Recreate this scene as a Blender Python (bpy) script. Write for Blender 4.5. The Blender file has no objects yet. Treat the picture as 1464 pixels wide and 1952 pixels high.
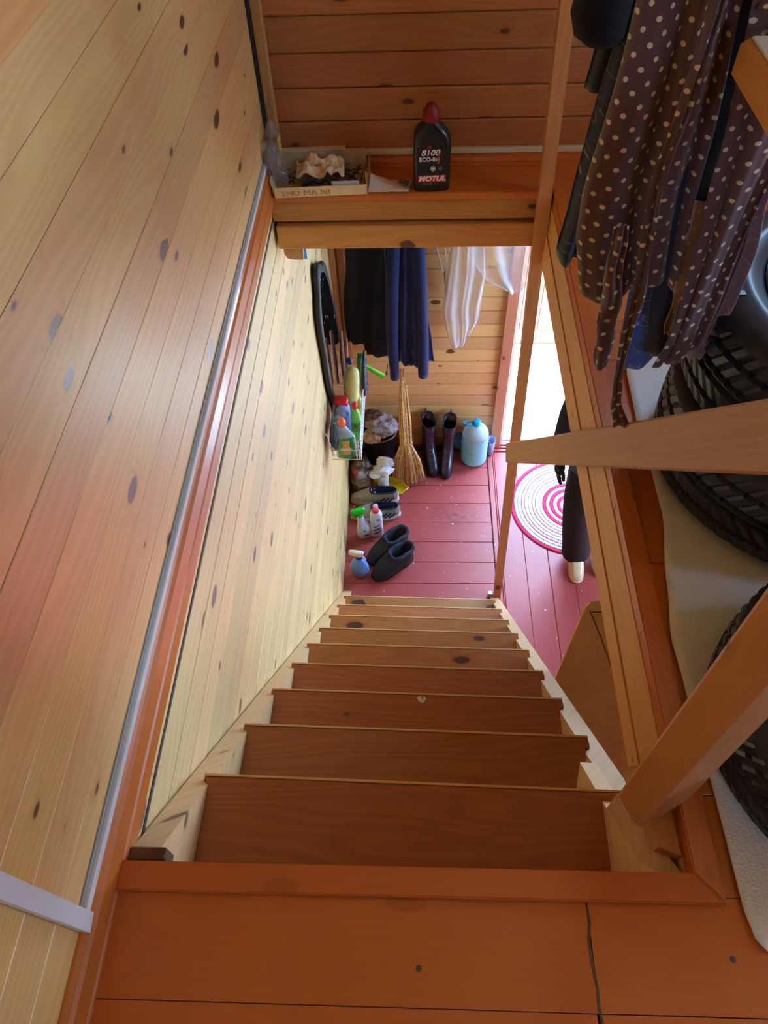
import bpy, bmesh, math, random
from mathutils import Vector, Matrix, noise, Quaternion
random.seed(7)
C = bpy.context.scene.collection
SC = bpy.context.scene
PI = math.pi

# ------------------------------------------------------------------ camera
cam_d = bpy.data.cameras.new('camera')
cam = bpy.data.objects.new('camera', cam_d); C.objects.link(cam)
cam_d.sensor_fit = 'VERTICAL'; cam_d.sensor_height = 36.0; cam_d.sensor_width = 27.0
cam_d.lens = 1415.75 * 36.0 / 1952.0
cam_d.clip_start = 0.02; cam_d.clip_end = 200
def cam_axes(pitch, yaw, roll):
    ca, sa, cb, sb = math.cos(pitch), math.sin(pitch), math.cos(yaw), math.sin(yaw)
    fw = Vector((sb*ca, cb*ca, -sa)); rt = Vector((cb, -sb, 0)); dn = fw.cross(rt)
    cr, sr = math.cos(roll), math.sin(roll)
    return cr*rt + sr*dn, -sr*rt + cr*dn, fw
rt, dn, fw = cam_axes(math.radians(52.686), math.radians(-3.944), math.radians(2.973))
m = Matrix((rt, -dn, -fw)).transposed().to_4x4(); m.translation = Vector((0, 0, 1.19))
cam.matrix_world = m
SC.camera = cam

# ------------------------------------------------------------------ light
SC.view_settings.view_transform = 'Standard'; SC.view_settings.look = 'None'
SC.view_settings.gamma = 1; SC.view_settings.use_curve_mapping = False
SC.view_settings.exposure = -0.22
SC.cycles.use_denoising = True
SC.cycles.max_bounces = 8; SC.cycles.diffuse_bounces = 5; SC.cycles.glossy_bounces = 3
SC.cycles.transparent_max_bounces = 12; SC.cycles.sample_clamp_indirect = 6
SC.cycles.caustics_reflective = False; SC.cycles.caustics_refractive = False
W = bpy.data.worlds.new('sky'); SC.world = W; W.use_nodes = True
bg = W.node_tree.nodes['Background']; bg.inputs[0].default_value = (0.40, 0.66, 1.0, 1); bg.inputs[1].default_value = 36.0
def sun(energy, d, col, ang=1.0):
    l = bpy.data.lights.new('sun', 'SUN'); l.energy = energy; l.color = col; l.angle = math.radians(ang)
    o = bpy.data.objects.new('sun', l); C.objects.link(o)
    o.rotation_euler = Vector(d).to_track_quat('-Z', 'Y').to_euler(); o.location = (3, 5, 6)
def area(name, loc, d, sx, sy, energy, col, portal=False):
    l = bpy.data.lights.new(name, 'AREA'); l.shape = 'RECTANGLE'; l.size = sx; l.size_y = sy; l.energy = energy; l.color = col
    if portal: l.cycles.is_portal = True
    o = bpy.data.objects.new(name, l); C.objects.link(o); o.location = loc
    o.rotation_euler = Vector(d).to_track_quat('-Z', 'Z' if abs(d[2]) < .9 else 'Y').to_euler()
LXW = 2.68
sun(130.0, (-0.62, 0.15, -0.78), (.74, 0.88, 1.0))
area('door_daylight', (0.98, 3.47, -1.45), (0, -1, 0), 0.84, 1.95, 1, (1, 1, 1), portal=True)
area('hall_window_daylight', (LXW, 2.1, -1.0), (-1, 0, 0), 1.5, 1.0, 1, (1, 1, 1), portal=True)
area('window_daylight_far', (1.5, 2.345, 1.35), (0, -1, 0), .68, .78, 1, (1, 1, 1), portal=True)
area('window_daylight_right', (3.10, .6, 1.325), (-1, 0, 0), .96, .62, 1, (1, 1, 1), portal=True)
area('fill_window_daylight', (1.0, -2.585, 1.325), (0, 1, 0), .60, .52, 1, (1, 1, 1), portal=True)  # portal of the added rear window

# ------------------------------------------------------------------ materials
def srgb(r, g, b):
    f = lambda c: (c/255/12.92) if c/255 <= 0.04045 else ((c/255+0.055)/1.055)**2.4
    return (f(r), f(g), f(b), 1)
MATS = {}
class NT:
    def __init__(s, name):
        s.m = bpy.data.materials.new(name); s.m.use_nodes = True
        s.t = s.m.node_tree; s.b = s.t.nodes['Principled BSDF']
    def n(s, typ, **k):
        nd = s.t.nodes.new(typ)
        for a, v in k.items():
            if a == 'inp':
                for i, x in v.items():
                    if isinstance(x, bpy.types.NodeSocket): s.t.links.new(x, nd.inputs[i])
                    else: nd.inputs[i].default_value = x
            else: setattr(nd, a, v)
        return nd
    def math(s, op, a, b=0.0, c=None, clamp=False):
        d = {0: a, 1: b}
        if c is not None: d[2] = c
        nd = s.n('ShaderNodeMath', operation=op, inp=d); nd.use_clamp = clamp
        return nd.outputs[0]
    def mix(s, f, a, b):
        nd = s.n('ShaderNodeMix', data_type='RGBA'); 
        for i, x in ((0, f), (6, a), (7, b)):
            if isinstance(x, bpy.types.NodeSocket): s.t.links.new(x, nd.inputs[i])
            else: nd.inputs[i].default_value = x
        return nd.outputs[2]
    def rng(s, v, a, b, c=0.0, d=1.0):
        nd = s.n('ShaderNodeMapRange', inp={0: v, 1: a, 2: b, 3: c, 4: d}); return nd.outputs[0]
    def set(s, k, v):
        if isinstance(v, bpy.types.NodeSocket): s.t.links.new(v, s.b.inputs[k])
        else: s.b.inputs[k].default_value = v
    def bump(s, h, strength=.3, dist=.002):
        nd = s.n('ShaderNodeBump', inp={'Strength': strength, 'Distance': dist, 'Height': h}); s.set('Normal', nd.outputs[0])

def wood(name, c_light, c_dark, knot=(60, 30, 18), rough=.35, coat=.3, axis='X', knots=.55, grain=.5, kscale=1.0, paint=False, bump=.25, vary=.12, spec=.5, crough=.18):
    T = NT(name)
    tc = T.n('ShaderNodeTexCoord').outputs['Object']; oi = T.n('ShaderNodeObjectInfo').outputs['Random']
    sp = T.n('ShaderNodeSeparateXYZ', inp={0: tc})
    ax = {'X': (0, 1, 2), 'Y': (1, 0, 2), 'Z': (2, 0, 1)}[axis]
    al = sp.outputs[ax[0]]; ac = T.math('ADD', sp.outputs[ax[1]], T.math('MULTIPLY', sp.outputs[ax[2]], .83))
    r1 = T.math('MULTIPLY', oi, 57.3); r2 = T.math('MULTIPLY', oi, 131.7)
    al = T.math('ADD', al, r1); ac = T.math('ADD', ac, T.math('FRACT', r2))
    kv = T.n('ShaderNodeCombineXYZ', inp={0: T.math('MULTIPLY', al, 4.6*kscale), 1: T.math('MULTIPLY', ac, 9.5*kscale), 2: 0.0}).outputs[0]
    vo = T.n('ShaderNodeTexVoronoi', voronoi_dimensions='2D', inp={0: kv, 'Scale': 1.0, 'Randomness': 1.0})
    sc = T.n('ShaderNodeSeparateColor', inp={0: vo.outputs['Color']})
    rad = T.math('MULTIPLY', T.math('POWER', T.rng(sc.outputs[0], 1-knots, 1.0, 0.0, 1.0), 1.6), .15)
    kd = T.math('SUBTRACT', vo.outputs['Distance'], rad)
    halo = T.rng(kd, 0.0, .16, 1.0, 0.0)
    core = T.math('MULTIPLY', T.rng(kd, -.02, .012, 1.0, 0.0), T.rng(rad, .012, .03, 0., 1.))
    # grain lines, bent round the knots
    nz = T.n('ShaderNodeTexNoise', noise_dimensions='2D', inp={0: T.n('ShaderNodeCombineXYZ', inp={0: T.math('MULTIPLY', al, 1.1), 1: T.math('MULTIPLY', ac, 7.0), 2: 0.0}).outputs[0], 'Scale': 1.0, 'Detail': 2.0})
    ph = T.math('ADD', T.math('MULTIPLY', ac, 48.0), T.math('ADD', T.math('MULTIPLY', nz.outputs[0], 9.0), T.math('MULTIPLY', halo, T.math('MULTIPLY', rad, 12.0))))
    line = T.math('POWER', T.math('ABSOLUTE', T.math('SINE', T.math('MULTIPLY', ph, PI))), 1.6)
    fine = T.n('ShaderNodeTexNoise', noise_dimensions='2D', inp={0: T.n('ShaderNodeCombineXYZ', inp={0: T.math('MULTIPLY', al, 5.0), 1: T.math('MULTIPLY', ac, 260.0), 2: 0.0}).outputs[0], 'Scale': 1.0, 'Detail': 3.0}).outputs[0]
    g = T.math('ADD', T.math('MULTIPLY', line, .55), T.math('MULTIPLY', fine, .55))
    c = T.mix(T.math('MULTIPLY', g, grain, clamp=True), srgb(*c_light), srgb(*c_dark))
    c = T.mix(T.math('MULTIPLY', T.math('MULTIPLY', halo, halo), .45 * (0 if paint else 1)), c, srgb(*c_dark))
    kc = tuple(k*.35 + d*.65 for k, d in zip(knot, c_dark)) if paint else knot
    c = T.mix(T.math('MULTIPLY', core, .35 if paint else .92), c, srgb(*kc))
    hs = T.n('ShaderNodeHueSaturation', inp={'Value': T.rng(oi, 0, 1, 1-vary, 1+vary), 'Hue': T.rng(T.math('FRACT', T.math('MULTIPLY', oi, 17.)), 0, 1, .493, .507), 'Color': c})
    T.set('Base Color', hs.outputs[0]); T.set('Roughness', T.math('ADD', rough, T.math('MULTIPLY', fine, .12)))
    T.set('Coat Weight', coat); T.set('Coat Roughness', crough); T.set('Specular IOR Level', spec)
    T.bump(g, bump, .0012)
    return T.m

def plain(name, col, rough=.5, metal=0., coat=0., noise_amt=.0, nscale=20., bump=0., trans=0., alpha=1., ior=1.45, sheen=0., sss=0.):
    T = NT(name)
    if noise_amt or bump:
        tc = T.n('ShaderNodeTexCoord').outputs['Object']
        nz = T.n('ShaderNodeTexNoise', inp={0: tc, 'Scale': nscale, 'Detail': 4.0}).outputs[0]
        a = tuple(max(0, c*(1-noise_amt)) for c in col); b = tuple(min(255, c*(1+noise_amt)) for c in col)
        T.set('Base Color', T.mix(T.rng(nz, .3, .7), srgb(*a), srgb(*b)))
        if bump: T.bump(nz, bump, .004)
    else: T.set('Base Color', srgb(*col))
    T.set('Roughness', rough); T.set('Metallic', metal); T.set('Coat Weight', coat); T.set('IOR', ior)
    T.set('Transmission Weight', trans); T.set('Alpha', alpha); T.set('Sheen Weight', sheen)
    return T.m

PINE_L = dict(c_light=(226, 184, 122), c_dark=(196, 140, 78))
M = MATS
M['pine_pale'] = wood('varnished pale pine', (230, 190, 120), (200, 150, 80), knot=(62, 34, 26), rough=.42, coat=.45, crough=.3, knots=.62, spec=.6)
M['pine_low'] = wood('varnished pale pine, lower wall', (226, 196, 134), (196, 150, 82), knot=(66, 42, 36), rough=.46, coat=.4, crough=.38, knots=.7, kscale=1.1, spec=.8)
M['pine_amber_dim'] = wood('amber varnished pine', (172, 106, 54), (140, 76, 32), knot=(72, 34, 16), rough=.42, coat=.15, knots=.5)  # varnish tone plus the far wall's dimmer light, put into one colour
M['pine_hall'] = wood('hall pine boards', (226, 176, 116), (204, 148, 88), knot=(80, 42, 22), rough=.4, coat=.15, knots=.6)
M['pine_beam'] = wood('planed pine beam', (196, 130, 64), (168, 98, 40), knot=(70, 32, 14), rough=.45, coat=.1, knots=.4)
M['pine_beam_y'] = wood('planed pine beam along y', (216, 158, 92), (190, 124, 62), knot=(78, 42, 20), rough=.45, coat=.1, knots=.35, axis='Y')
M['pine_beam_z'] = wood('planed pine post', (200, 142, 86), (172, 110, 60), knot=(70, 32, 16), rough=.42, coat=.15, knots=.4, axis='Z')
M['rail_wood'] = wood('handrail pine', (190, 140, 94), (170, 114, 70), knot=(90, 50, 30), rough=.5, coat=.05, knots=.2, grain=.45)
M['tread'] = wood('stair tread varnish', (172, 104, 50), (138, 72, 28), knot=(58, 22, 16), rough=.4, coat=.2, knots=.3, kscale=.62, grain=.6)
M['worn'] = plain('painted nosing highlight', (226, 182, 130), .45)  # pale colour that paints the light line along the nosings
M['string'] = wood('stair stringer pine', (214, 178, 128), (190, 142, 88), knot=(100, 66, 50), rough=.6, coat=.0, knots=.3, axis='Y')
M['orange'] = wood('orange brown floor paint', (192, 104, 34), (174, 88, 26), rough=.36, coat=.2, knots=.2, grain=.3, paint=True, bump=.12, vary=.05)
M['orange_y'] = wood('orange brown trim paint', (196, 108, 40), (172, 88, 30), rough=.3, coat=.3, knots=.2, grain=.4, paint=True, axis='Y', bump=.12, vary=.04)
M['jamb'] = wood('reddish pine casing', (200, 132, 98), (178, 102, 72), knot=(110, 36, 40), rough=.5, coat=.0, knots=.5, axis='Z')
M['porch'] = wood('porch boards', (124, 70, 46), (102, 54, 34), rough=.5, coat=0, knots=.4)
M['header_dk'] = plain('weathered brown wood', (96, 66, 44), .85, noise_amt=.2)
M['joint'] = plain('brown joint strip', (74, 44, 34), .8)
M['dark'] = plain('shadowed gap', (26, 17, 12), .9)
M['slab'] = plain('rough dark boards', (48, 30, 20), .9, noise_amt=.2)
M['white_pl'] = plain('white plastic', (226, 228, 228), .4)
M['metal'] = plain('zinc metal', (190, 195, 200), .35, metal=.9)
M['nail'] = plain('old nail head', (96, 82, 70), .5, metal=.5)

def maroon():
    T = NT('maroon floor paint')
    tc = T.n('ShaderNodeTexCoord').outputs['Object']; oi = T.n('ShaderNodeObjectInfo'); geo = T.n('ShaderNodeNewGeometry').outputs['Position']
    st = T.n('ShaderNodeMapping', inp={0: tc, 3: (3, 40, 3)}).outputs[0]
    gr = T.n('ShaderNodeTexNoise', inp={0: st, 'Scale': 1.5, 'Detail': 5.0}).outputs[0]
    c = T.mix(gr, srgb(150, 54, 54), srgb(172, 74, 72))
    # white paint flecks and a worn dark stain
    fl = T.n('ShaderNodeTexNoise', inp={0: geo, 'Scale': 46.0, 'Detail': 2.0}).outputs[0]
    fm = T.math('MULTIPLY', T.rng(fl, .72, .74), 1.0)
    c = T.mix(fm, c, srgb(222, 196, 196))
    d = T.n('ShaderNodeVectorMath', operation='DISTANCE', inp={0: T.n('ShaderNodeMapping', inp={0: geo, 3: (1, 1.6, 0)}).outputs[0], 1: (.23, 2.74*1.6, 0)}).outputs['Value']
    sn = T.n('ShaderNodeTexNoise', inp={0: geo, 'Scale': 34.0, 'Detail': 5.0, 'Roughness': .75}).outputs[0]
    sm = T.math('MULTIPLY', T.rng(d, .06, .2, 1., 0.), T.rng(sn, .48, .62))
    c = T.mix(T.math('MULTIPLY', sm, .7), c, srgb(78, 44, 52))
    T.set('Base Color', c); T.set('Roughness', T.rng(gr, 0, 1, .32, .5)); T.bump(gr, .15, .001)
    return T.m
M['maroon'] = maroon()

# ------------------------------------------------------------------ mesh helpers
def obj(name, me, mat=None, parent=None, label=None, cat=None, group=None, kind=None, smooth=False, mw=None):
    if isinstance(me, bmesh.types.BMesh):
        b = me; me = bpy.data.meshes.new(name); b.normal_update(); b.to_mesh(me); b.free()
        if smooth:
            for p in me.polygons: p.use_smooth = True
    if mat is not None and not me.materials:
        for x in (mat if isinstance(mat, (list, tuple)) else [mat]): me.materials.append(M[x] if isinstance(x, str) else x)
    o = bpy.data.objects.new(name, me); C.objects.link(o)
    if parent is not None: o.parent = parent
    if mw is not None: o.matrix_local = mw
    if label: o['label'] = label
    if cat: o['category'] = cat
    if group: o['group'] = group
    if kind: o['kind'] = kind
    return o
def empty(name, loc=(0, 0, 0), rotz=0, label=None, cat=None, group=None, kind=None, parent=None, rot=None):
    o = bpy.data.objects.new(name, None); C.objects.link(o); o.location = loc
    o.rotation_euler = rot if rot else (0, 0, rotz); o.empty_display_size = .05
    if parent: o.parent = parent
    if label: o['label'] = label
    if cat: o['category'] = cat
    if group: o['group'] = group
    if kind: o['kind'] = kind
    return o
def BM(): return bmesh.new()
def quadstrip(b, rings, closed=True, cap0=False, cap1=False, mi=0):
    vs = [[b.verts.new(p) for p in r] for r in rings]
    for a, c in zip(vs, vs[1:]):
        n = len(a)
        for i in range(n if closed else n-1):
            j = (i+1) % n
            f = b.faces.new((a[i], a[j], c[j], c[i])); f.material_index = mi
    if cap0: f = b.faces.new(list(reversed(vs[0]))); f.material_index = mi
    if cap1: f = b.faces.new(vs[-1]); f.material_index = mi
    return vs
def box(b, x0, x1, y0, y1, z0, z1, ch=0.0, mi=0):
    if ch <= 0:
        v = [b.verts.new(p) for p in ((x0,y0,z0),(x1,y0,z0),(x1,y1,z0),(x0,y1,z0),(x0,y0,z1),(x1,y0,z1),(x1,y1,z1),(x0,y1,z1))]
        for f in ((0,3,2,1),(4,5,6,7),(0,1,5,4),(1,2,6,5),(2,3,7,6),(3,0,4,7)):
            b.faces.new([v[i] for i in f]).material_index = mi
    else:
        def ring(z, k): return [(x0+k,y0+ch,z),(x0+ch,y0+k,z),(x1-ch,y0+k,z),(x1-k,y0+ch,z),(x1-k,y1-ch,z),(x1-ch,y1-k,z),(x0+ch,y1-k,z),(x0+k,y1-ch,z)]
        def r2(z): return [(x0+ch,y0+ch*1.4,z),(x0+ch*1.4,y0+ch,z),(x1-ch*1.4,y0+ch,z),(x1-ch,y0+ch*1.4,z),(x1-ch,y1-ch*1.4,z),(x1-ch*1.4,y1-ch,z),(x0+ch*1.4,y1-ch,z),(x0+ch,y1-ch*1.4,z)]
        quadstrip(b, [r2(z0), ring(z0+ch, 0), ring(z1-ch, 0), r2(z1)], cap0=True, cap1=True, mi=mi)
    return b
def prism(b, poly, axis, a0, a1, mi=0):
    """poly: 2D points; extruded along axis between a0 and a1 (a1 may be per-point offsets)"""
    def P(p, a): return {'X': (a, p[0], p[1]), 'Y': (p[0], a, p[1]), 'Z': (p[0], p[1], a)}[axis]
    quadstrip(b, [[P(p, a0) for p in poly], [P(p, a1) for p in poly]], cap0=True, cap1=True, mi=mi)
    bmesh.ops.recalc_face_normals(b, faces=b.faces[:])
    return b
def tube(b, pts, r, n=8, mi=0, cap=True, taper=None):
    pts = [Vector(p) for p in pts]; rings = []
    up = Vector((0, 0, 1)); 
    for i, p in enumerate(pts):
        t = (pts[min(i+1, len(pts)-1)] - pts[max(i-1, 0)]).normalized()
        if i == 0: u = t.orthogonal().normalized()
        else:
            u = (u - t*u.dot(t)); u = u.normalized() if u.length > 1e-6 else t.orthogonal().normalized()
        v = t.cross(u); rr = r[i] if isinstance(r, (list, tuple)) else r
        rings.append([p + rr*(math.cos(2*PI*k/n)*u + math.sin(2*PI*k/n)*v) for k in range(n)])
    quadstrip(b, rings, cap0=cap, cap1=cap, mi=mi); return b
def loft(b, secs, n=24, mi=0, cap0=True, cap1=True):
    """secs: (z, rx, ry, cx, cy, e) superellipse rings"""
    rings = []
    for s in secs:
        z, rx, ry = s[:3]; cx, cy = (s[3], s[4]) if len(s) > 4 else (0, 0); e = s[5] if len(s) > 5 else 1.0
        ring = []
        for k in range(n):
            a = 2*PI*k/n; c, s_ = math.cos(a), math.sin(a)
            ring.append((cx + rx*math.copysign(abs(c)**e, c), cy + ry*math.copysign(abs(s_)**e, s_), z))
        rings.append(ring)
    quadstrip(b, rings, cap0=cap0, cap1=cap1, mi=mi); return b
def blob(b, loc, r, seed=0, amp=.25, freq=4., sub=3, mi=0, sharp=False, floor=None):
    r = r if isinstance(r, (tuple, list)) else (r, r, r)
    q = bmesh.ops.create_icosphere(b, subdivisions=sub, radius=1.0)
    for v in q['verts']:
        d = v.co.normalized(); o = Vector((seed*3.1, seed*1.7, seed*.9))
        nz = noise.noise(d*freq*.5+o)*1.0 + noise.noise(d*freq+o)*.6 + noise.noise(d*freq*2.3+o)*.3
        if sharp: nz = (abs(noise.noise(d*freq*.8+o))*-2.0+.5) + noise.noise(d*freq*2+o)*.5
        k = 1 + amp*nz
        v.co = Vector((d.x*r[0]*k, d.y*r[1]*k, d.z*r[2]*k)) + Vector(loc)
        if floor is not None and v.co.z < floor: v.co.z = floor + .001*noise.noise(d*9)
    for f in set(f for v in q['verts'] for f in v.link_faces): f.material_index = mi; f.smooth = True
    return b
def cloth(name, fn, nu, nv, mat, parent=None, thick=.002, uvs=(1, 1), **kw):
    """fn(u, v) -> point.  uv map in metres"""
    b = BM(); uvl = b.loops.layers.uv.new('UVMap')
    vs = [[b.verts.new(fn(i/(nu), j/(nv))) for i in range(nu+1)] for j in range(nv+1)]
    for j in range(nv):
        for i in range(nu):
            f = b.faces.new((vs[j][i], vs[j][i+1], vs[j+1][i+1], vs[j+1][i])); f.smooth = True
            for l, (a, c) in zip(f.loops, ((i, j), (i+1, j), (i+1, j+1), (i, j+1))): l[uvl].uv = (a/nu*uvs[0], c/nv*uvs[1])
    o = obj(name, b, mat, parent, **kw)
    if thick:
        s = o.modifiers.new('thickness', 'SOLIDIFY'); s.thickness = thick; s.offset = 0
    return o
def text(name, body, size, mat, parent, loc, rot, ext=.0004, shear=0., bold=0., align='CENTER', sx=1.0):
    cu = bpy.data.curves.new(name, 'FONT'); cu.body = body; cu.size = size; cu.extrude = ext; cu.align_x = align; cu.align_y = 'CENTER'
    cu.shear = shear; cu.offset = bold; cu.resolution_u = 3
    tmp = bpy.data.objects.new('tmp_text', cu); C.objects.link(tmp)
    bpy.context.view_layer.update()
    me = bpy.data.meshes.new_from_object(tmp.evaluated_get(bpy.context.evaluated_depsgraph_get()))
    bpy.data.objects.remove(tmp); bpy.data.curves.remove(cu)
    me.name = name; me.materials.clear()
    o = obj(name, me, mat, parent); o.location = loc; o.rotation_euler = rot; o.scale = (sx, 1, 1)
    return o

# boards: local x = length, y = width, z = thickness (face at z = 0 .. t)
AX = {'left': Matrix(((0,0,1),(1,0,0),(0,1,0))).to_4x4(),       # faces +x, runs along y
      'far': Matrix(((1,0,0),(0,0,-1),(0,1,0))).to_4x4(),        # faces -y, runs along x
      'right': Matrix(((0,0,-1),(-1,0,0),(0,1,0))).to_4x4(),     # faces -x
      'rear': Matrix(((-1,0,0),(0,0,1),(0,1,0))).to_4x4(),       # faces +y
      'floor': Matrix.Identity(4),
      'floor_y': Matrix(((0,-1,0),(1,0,0),(0,0,1))).to_4x4(),    # floor board running along y
      'ceil': Matrix(((1,0,0),(0,-1,0),(0,0,-1))).to_4x4()}
PM = {}
def plank_mesh(L, w, t, ch, mat):
    key = (round(L, 4), round(w, 4), t, ch, mat)
    if key not in PM:
        b = BM(); g = .0004 + .00018*(ch/.001)
        prof = [(-w/2+g, 0), (w/2-g, 0), (w/2-g, t-ch), (w/2-g-ch*1.2, t), (-w/2+g+ch*1.2, t), (-w/2+g, t-ch)]
        prism(b, prof, 'X', -L/2, L/2)
        me = bpy.data.meshes.new('plank'); b.to_mesh(me); b.free(); me.materials.append(M[mat]); PM[key] = me
    return PM[key]
def plank(parent, center, L, w, mat, ax, t=.014, ch=.0025, name='plank', tilt=None, jit=.0006):
    mt = AX[ax].copy()
    if tilt is not None: mt = tilt @ mt
    c = Vector(center) + Vector((random.uniform(-jit, jit), random.uniform(-jit, jit), random.uniform(-jit, jit)*.5))
    mt.translation = c
    return obj(name, plank_mesh(L, w, t, ch, mat), None, parent, mw=mt)

# ================================================================== STRUCTURE
def struct(name, b, mat): return obj(name, b, mat, kind='structure')
FX0, FX1, FY0, FY1 = -0.445, 3.0, -2.5, 2.27      # upper room
ZU = 2.35; ZL = -2.46; LY0, LY1 = -1.2, 3.32; LX1 = 2.6  # visible positions from here on were back-projected from image pixels and hard-coded
def lx(z): return -0.447 + 0.0145*(-z)             # the lower side wall leans in a little, sheared to fit the calibrated camera

# --- upper side wall
b = BM(); box(b, -.60, -.462, FY0, 3.6, -.02, ZU+.05); wl = struct('wall_left_upper', b, 'slab')
for k in range(26):
    z = .068 + .0895*k
    if z > .86: break
    plank(wl, (-.461, -.11, z+.04475 - (.03 if 0 else 0)), 4.76, .0895, 'pine_pale', 'left', t=.016, ch=.0009)
k0 = k
for k in range(k0, 26):
    plank(wl, (-.461, -.11, .068+.0895*k+.04475), 4.76, .0895, 'pine_pale', 'left', t=.016, ch=.0009)
b = BM(); box(b, -.446, -.425, -2.48, 2.24, .872, .95, .003); struct('trim_1', b, 'pine_beam_y')
# --- lower side wall
b = BM(); prism(b, [(-.60, 0), (-.465, 0), (-.425, ZL-.2), (-.60, ZL-.2)], 'Y', LY0-.1, LY1+.1); wll = struct('wall_left_lower', b, 'dark')
tl = Matrix.Rotation(-.0145, 4, 'Y')
zz = -.052; i = 0
while zz > ZL-.02:
    w = .036 if i == 0 else .0895
    zc = zz - w/2
    plank(wll, (lx(zc)-.016, (LY0+LY1)/2, zc), LY1-LY0, w, 'pine_low', 'left', t=.016, tilt=tl, ch=.0007 if i > 1 else .003)
    if i == 0:
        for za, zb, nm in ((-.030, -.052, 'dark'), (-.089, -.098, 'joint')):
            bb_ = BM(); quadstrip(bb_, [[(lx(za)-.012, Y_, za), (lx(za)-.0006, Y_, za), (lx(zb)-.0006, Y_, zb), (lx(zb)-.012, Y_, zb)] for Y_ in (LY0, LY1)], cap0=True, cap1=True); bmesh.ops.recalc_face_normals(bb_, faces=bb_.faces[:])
            obj('shade_joint_strip', bb_, nm, wll)  # dark strip paints the shaded gap under the baseboard; brown one fills the joint
    zz -= w + (.010 if i == 0 else .0002); i += 1
# --- upper far wall
b = BM(); 
for (x0, x1, z0, z1) in ((-.46, 1.15, -.02, ZU), (1.85, 3.0, -.02, ZU), (1.15, 1.85, -.02, .95), (1.15, 1.85, 1.75, ZU)): box(b, x0, x1, 2.285, 2.36, z0, z1)
wf = struct('wall_far_upper', b, 'slab')
for k in range(-1, 26):
    z = .041 + .0929*k; zc = z + .0465
    if zc < .06: 
        z0 = .0; plank(wf, (1.27, 2.284, .0205), 3.44, .041, 'pine_amber_dim', 'far', ch=.004); continue
    if .95 < zc < 1.75:
        plank(wf, (.35, 2.284, zc), 1.6, .0929, 'pine_amber_dim', 'far', ch=.004); plank(wf, (2.42, 2.284, zc), 1.14, .0929, 'pine_amber_dim', 'far', ch=.004)
    else: plank(wf, (1.27, 2.284, zc), 3.44, .0929, 'pine_amber_dim', 'far', ch=.004)
# unseen window upstairs, kept small for its light on the stair nosings
wn = empty('window_1', (1.5, 2.30, .95), kind='structure')
b = BM(); box(b, -.35, -.31, -.03, .05, 0, .8); box(b, .31, .35, -.03, .05, 0, .8); box(b, -.31, .31, -.03, .05, 0, .04); box(b, -.31, .31, -.03, .05, .76, .8); box(b, -.02, .02, -.02, .04, .04, .76)
obj('window_frame', b, 'white_pl', wn)
# --- upper right, rear walls, ceiling
b = BM()
for (ya, yb, z0, z1) in ((FY0, .1, -.02, ZU), (1.1, 2.4, -.02, ZU), (.1, 1.1, -.02, 1.0), (.1, 1.1, 1.65, ZU)): box(b, 3.0, 3.12, ya, yb, z0, z1)
wr = struct('wall_right_upper', b, 'slab')
b = BM()
for (x0, x1, z0, z1) in ((-.46, .68, -.02, ZU), (1.32, 3.0, -.02, ZU), (.68, 1.32, -.02, 1.05), (.68, 1.32, 1.60, ZU)): box(b, x0, x1, -2.62, -2.5, z0, z1)
wb = struct('wall_rear_upper', b, 'slab')
b = BM(); box(b, -.6, 3.12, -2.62, 2.4, ZU, ZU+.1); ce = struct('ceiling_upper', b, 'slab')
for k in range(26):
    zc = .045+.0895*k
    if 1.0 < zc < 1.65: plank(wr, (2.999, -1.2, zc), 2.6, .0895, 'pine_amber_dim', 'right'); plank(wr, (2.999, 1.69, zc), 1.16, .0895, 'pine_amber_dim', 'right')
    else: plank(wr, (2.999, -.11, zc), 4.76, .0895, 'pine_amber_dim', 'right')
    if 1.05 < zc < 1.60:
        plank(wb, (.115, -2.499, zc), 1.13, .0895, 'pine_amber_dim', 'rear'); plank(wb, (2.16, -2.499, zc), 1.68, .0895, 'pine_amber_dim', 'rear')
    else: plank(wb, (1.27, -2.499, zc), 3.44, .0895, 'pine_amber_dim', 'rear')
for k in range(34): plank(ce, (1.27, FY0+.07+.14*k, ZU-.001), 3.44, .14, 'pine_pale', 'ceil')
wn = empty('window_4', (3.03, .6, 1.0), kind='structure')
b = BM(); box(b, -.03, .04, -.5, -.46, 0, .65); box(b, -.03, .04, .46, .5, 0, .65); box(b, -.03, .04, -.46, .46, 0, .04); box(b, -.03, .04, -.46, .46, .61, .65); box(b, -.02, .03, -.02, .02, .04, .61)
obj('window_frame', b, 'white_pl', wn)
wn = empty('fill_window', (1.0, -2.52, 1.05), kind='structure')  # unseen rear window, added to fill the upper room with light
b = BM(); box(b, -.32, -.28, -.05, .03, 0, .55); box(b, .28, .32, -.05, .03, 0, .55); box(b, -.28, .28, -.05, .03, 0, .04); box(b, -.28, .28, -.05, .03, .51, .55); box(b, -.015, .015, -.04, .02, .04, .51)
obj('window_frame', b, 'white_pl', wn)

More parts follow.
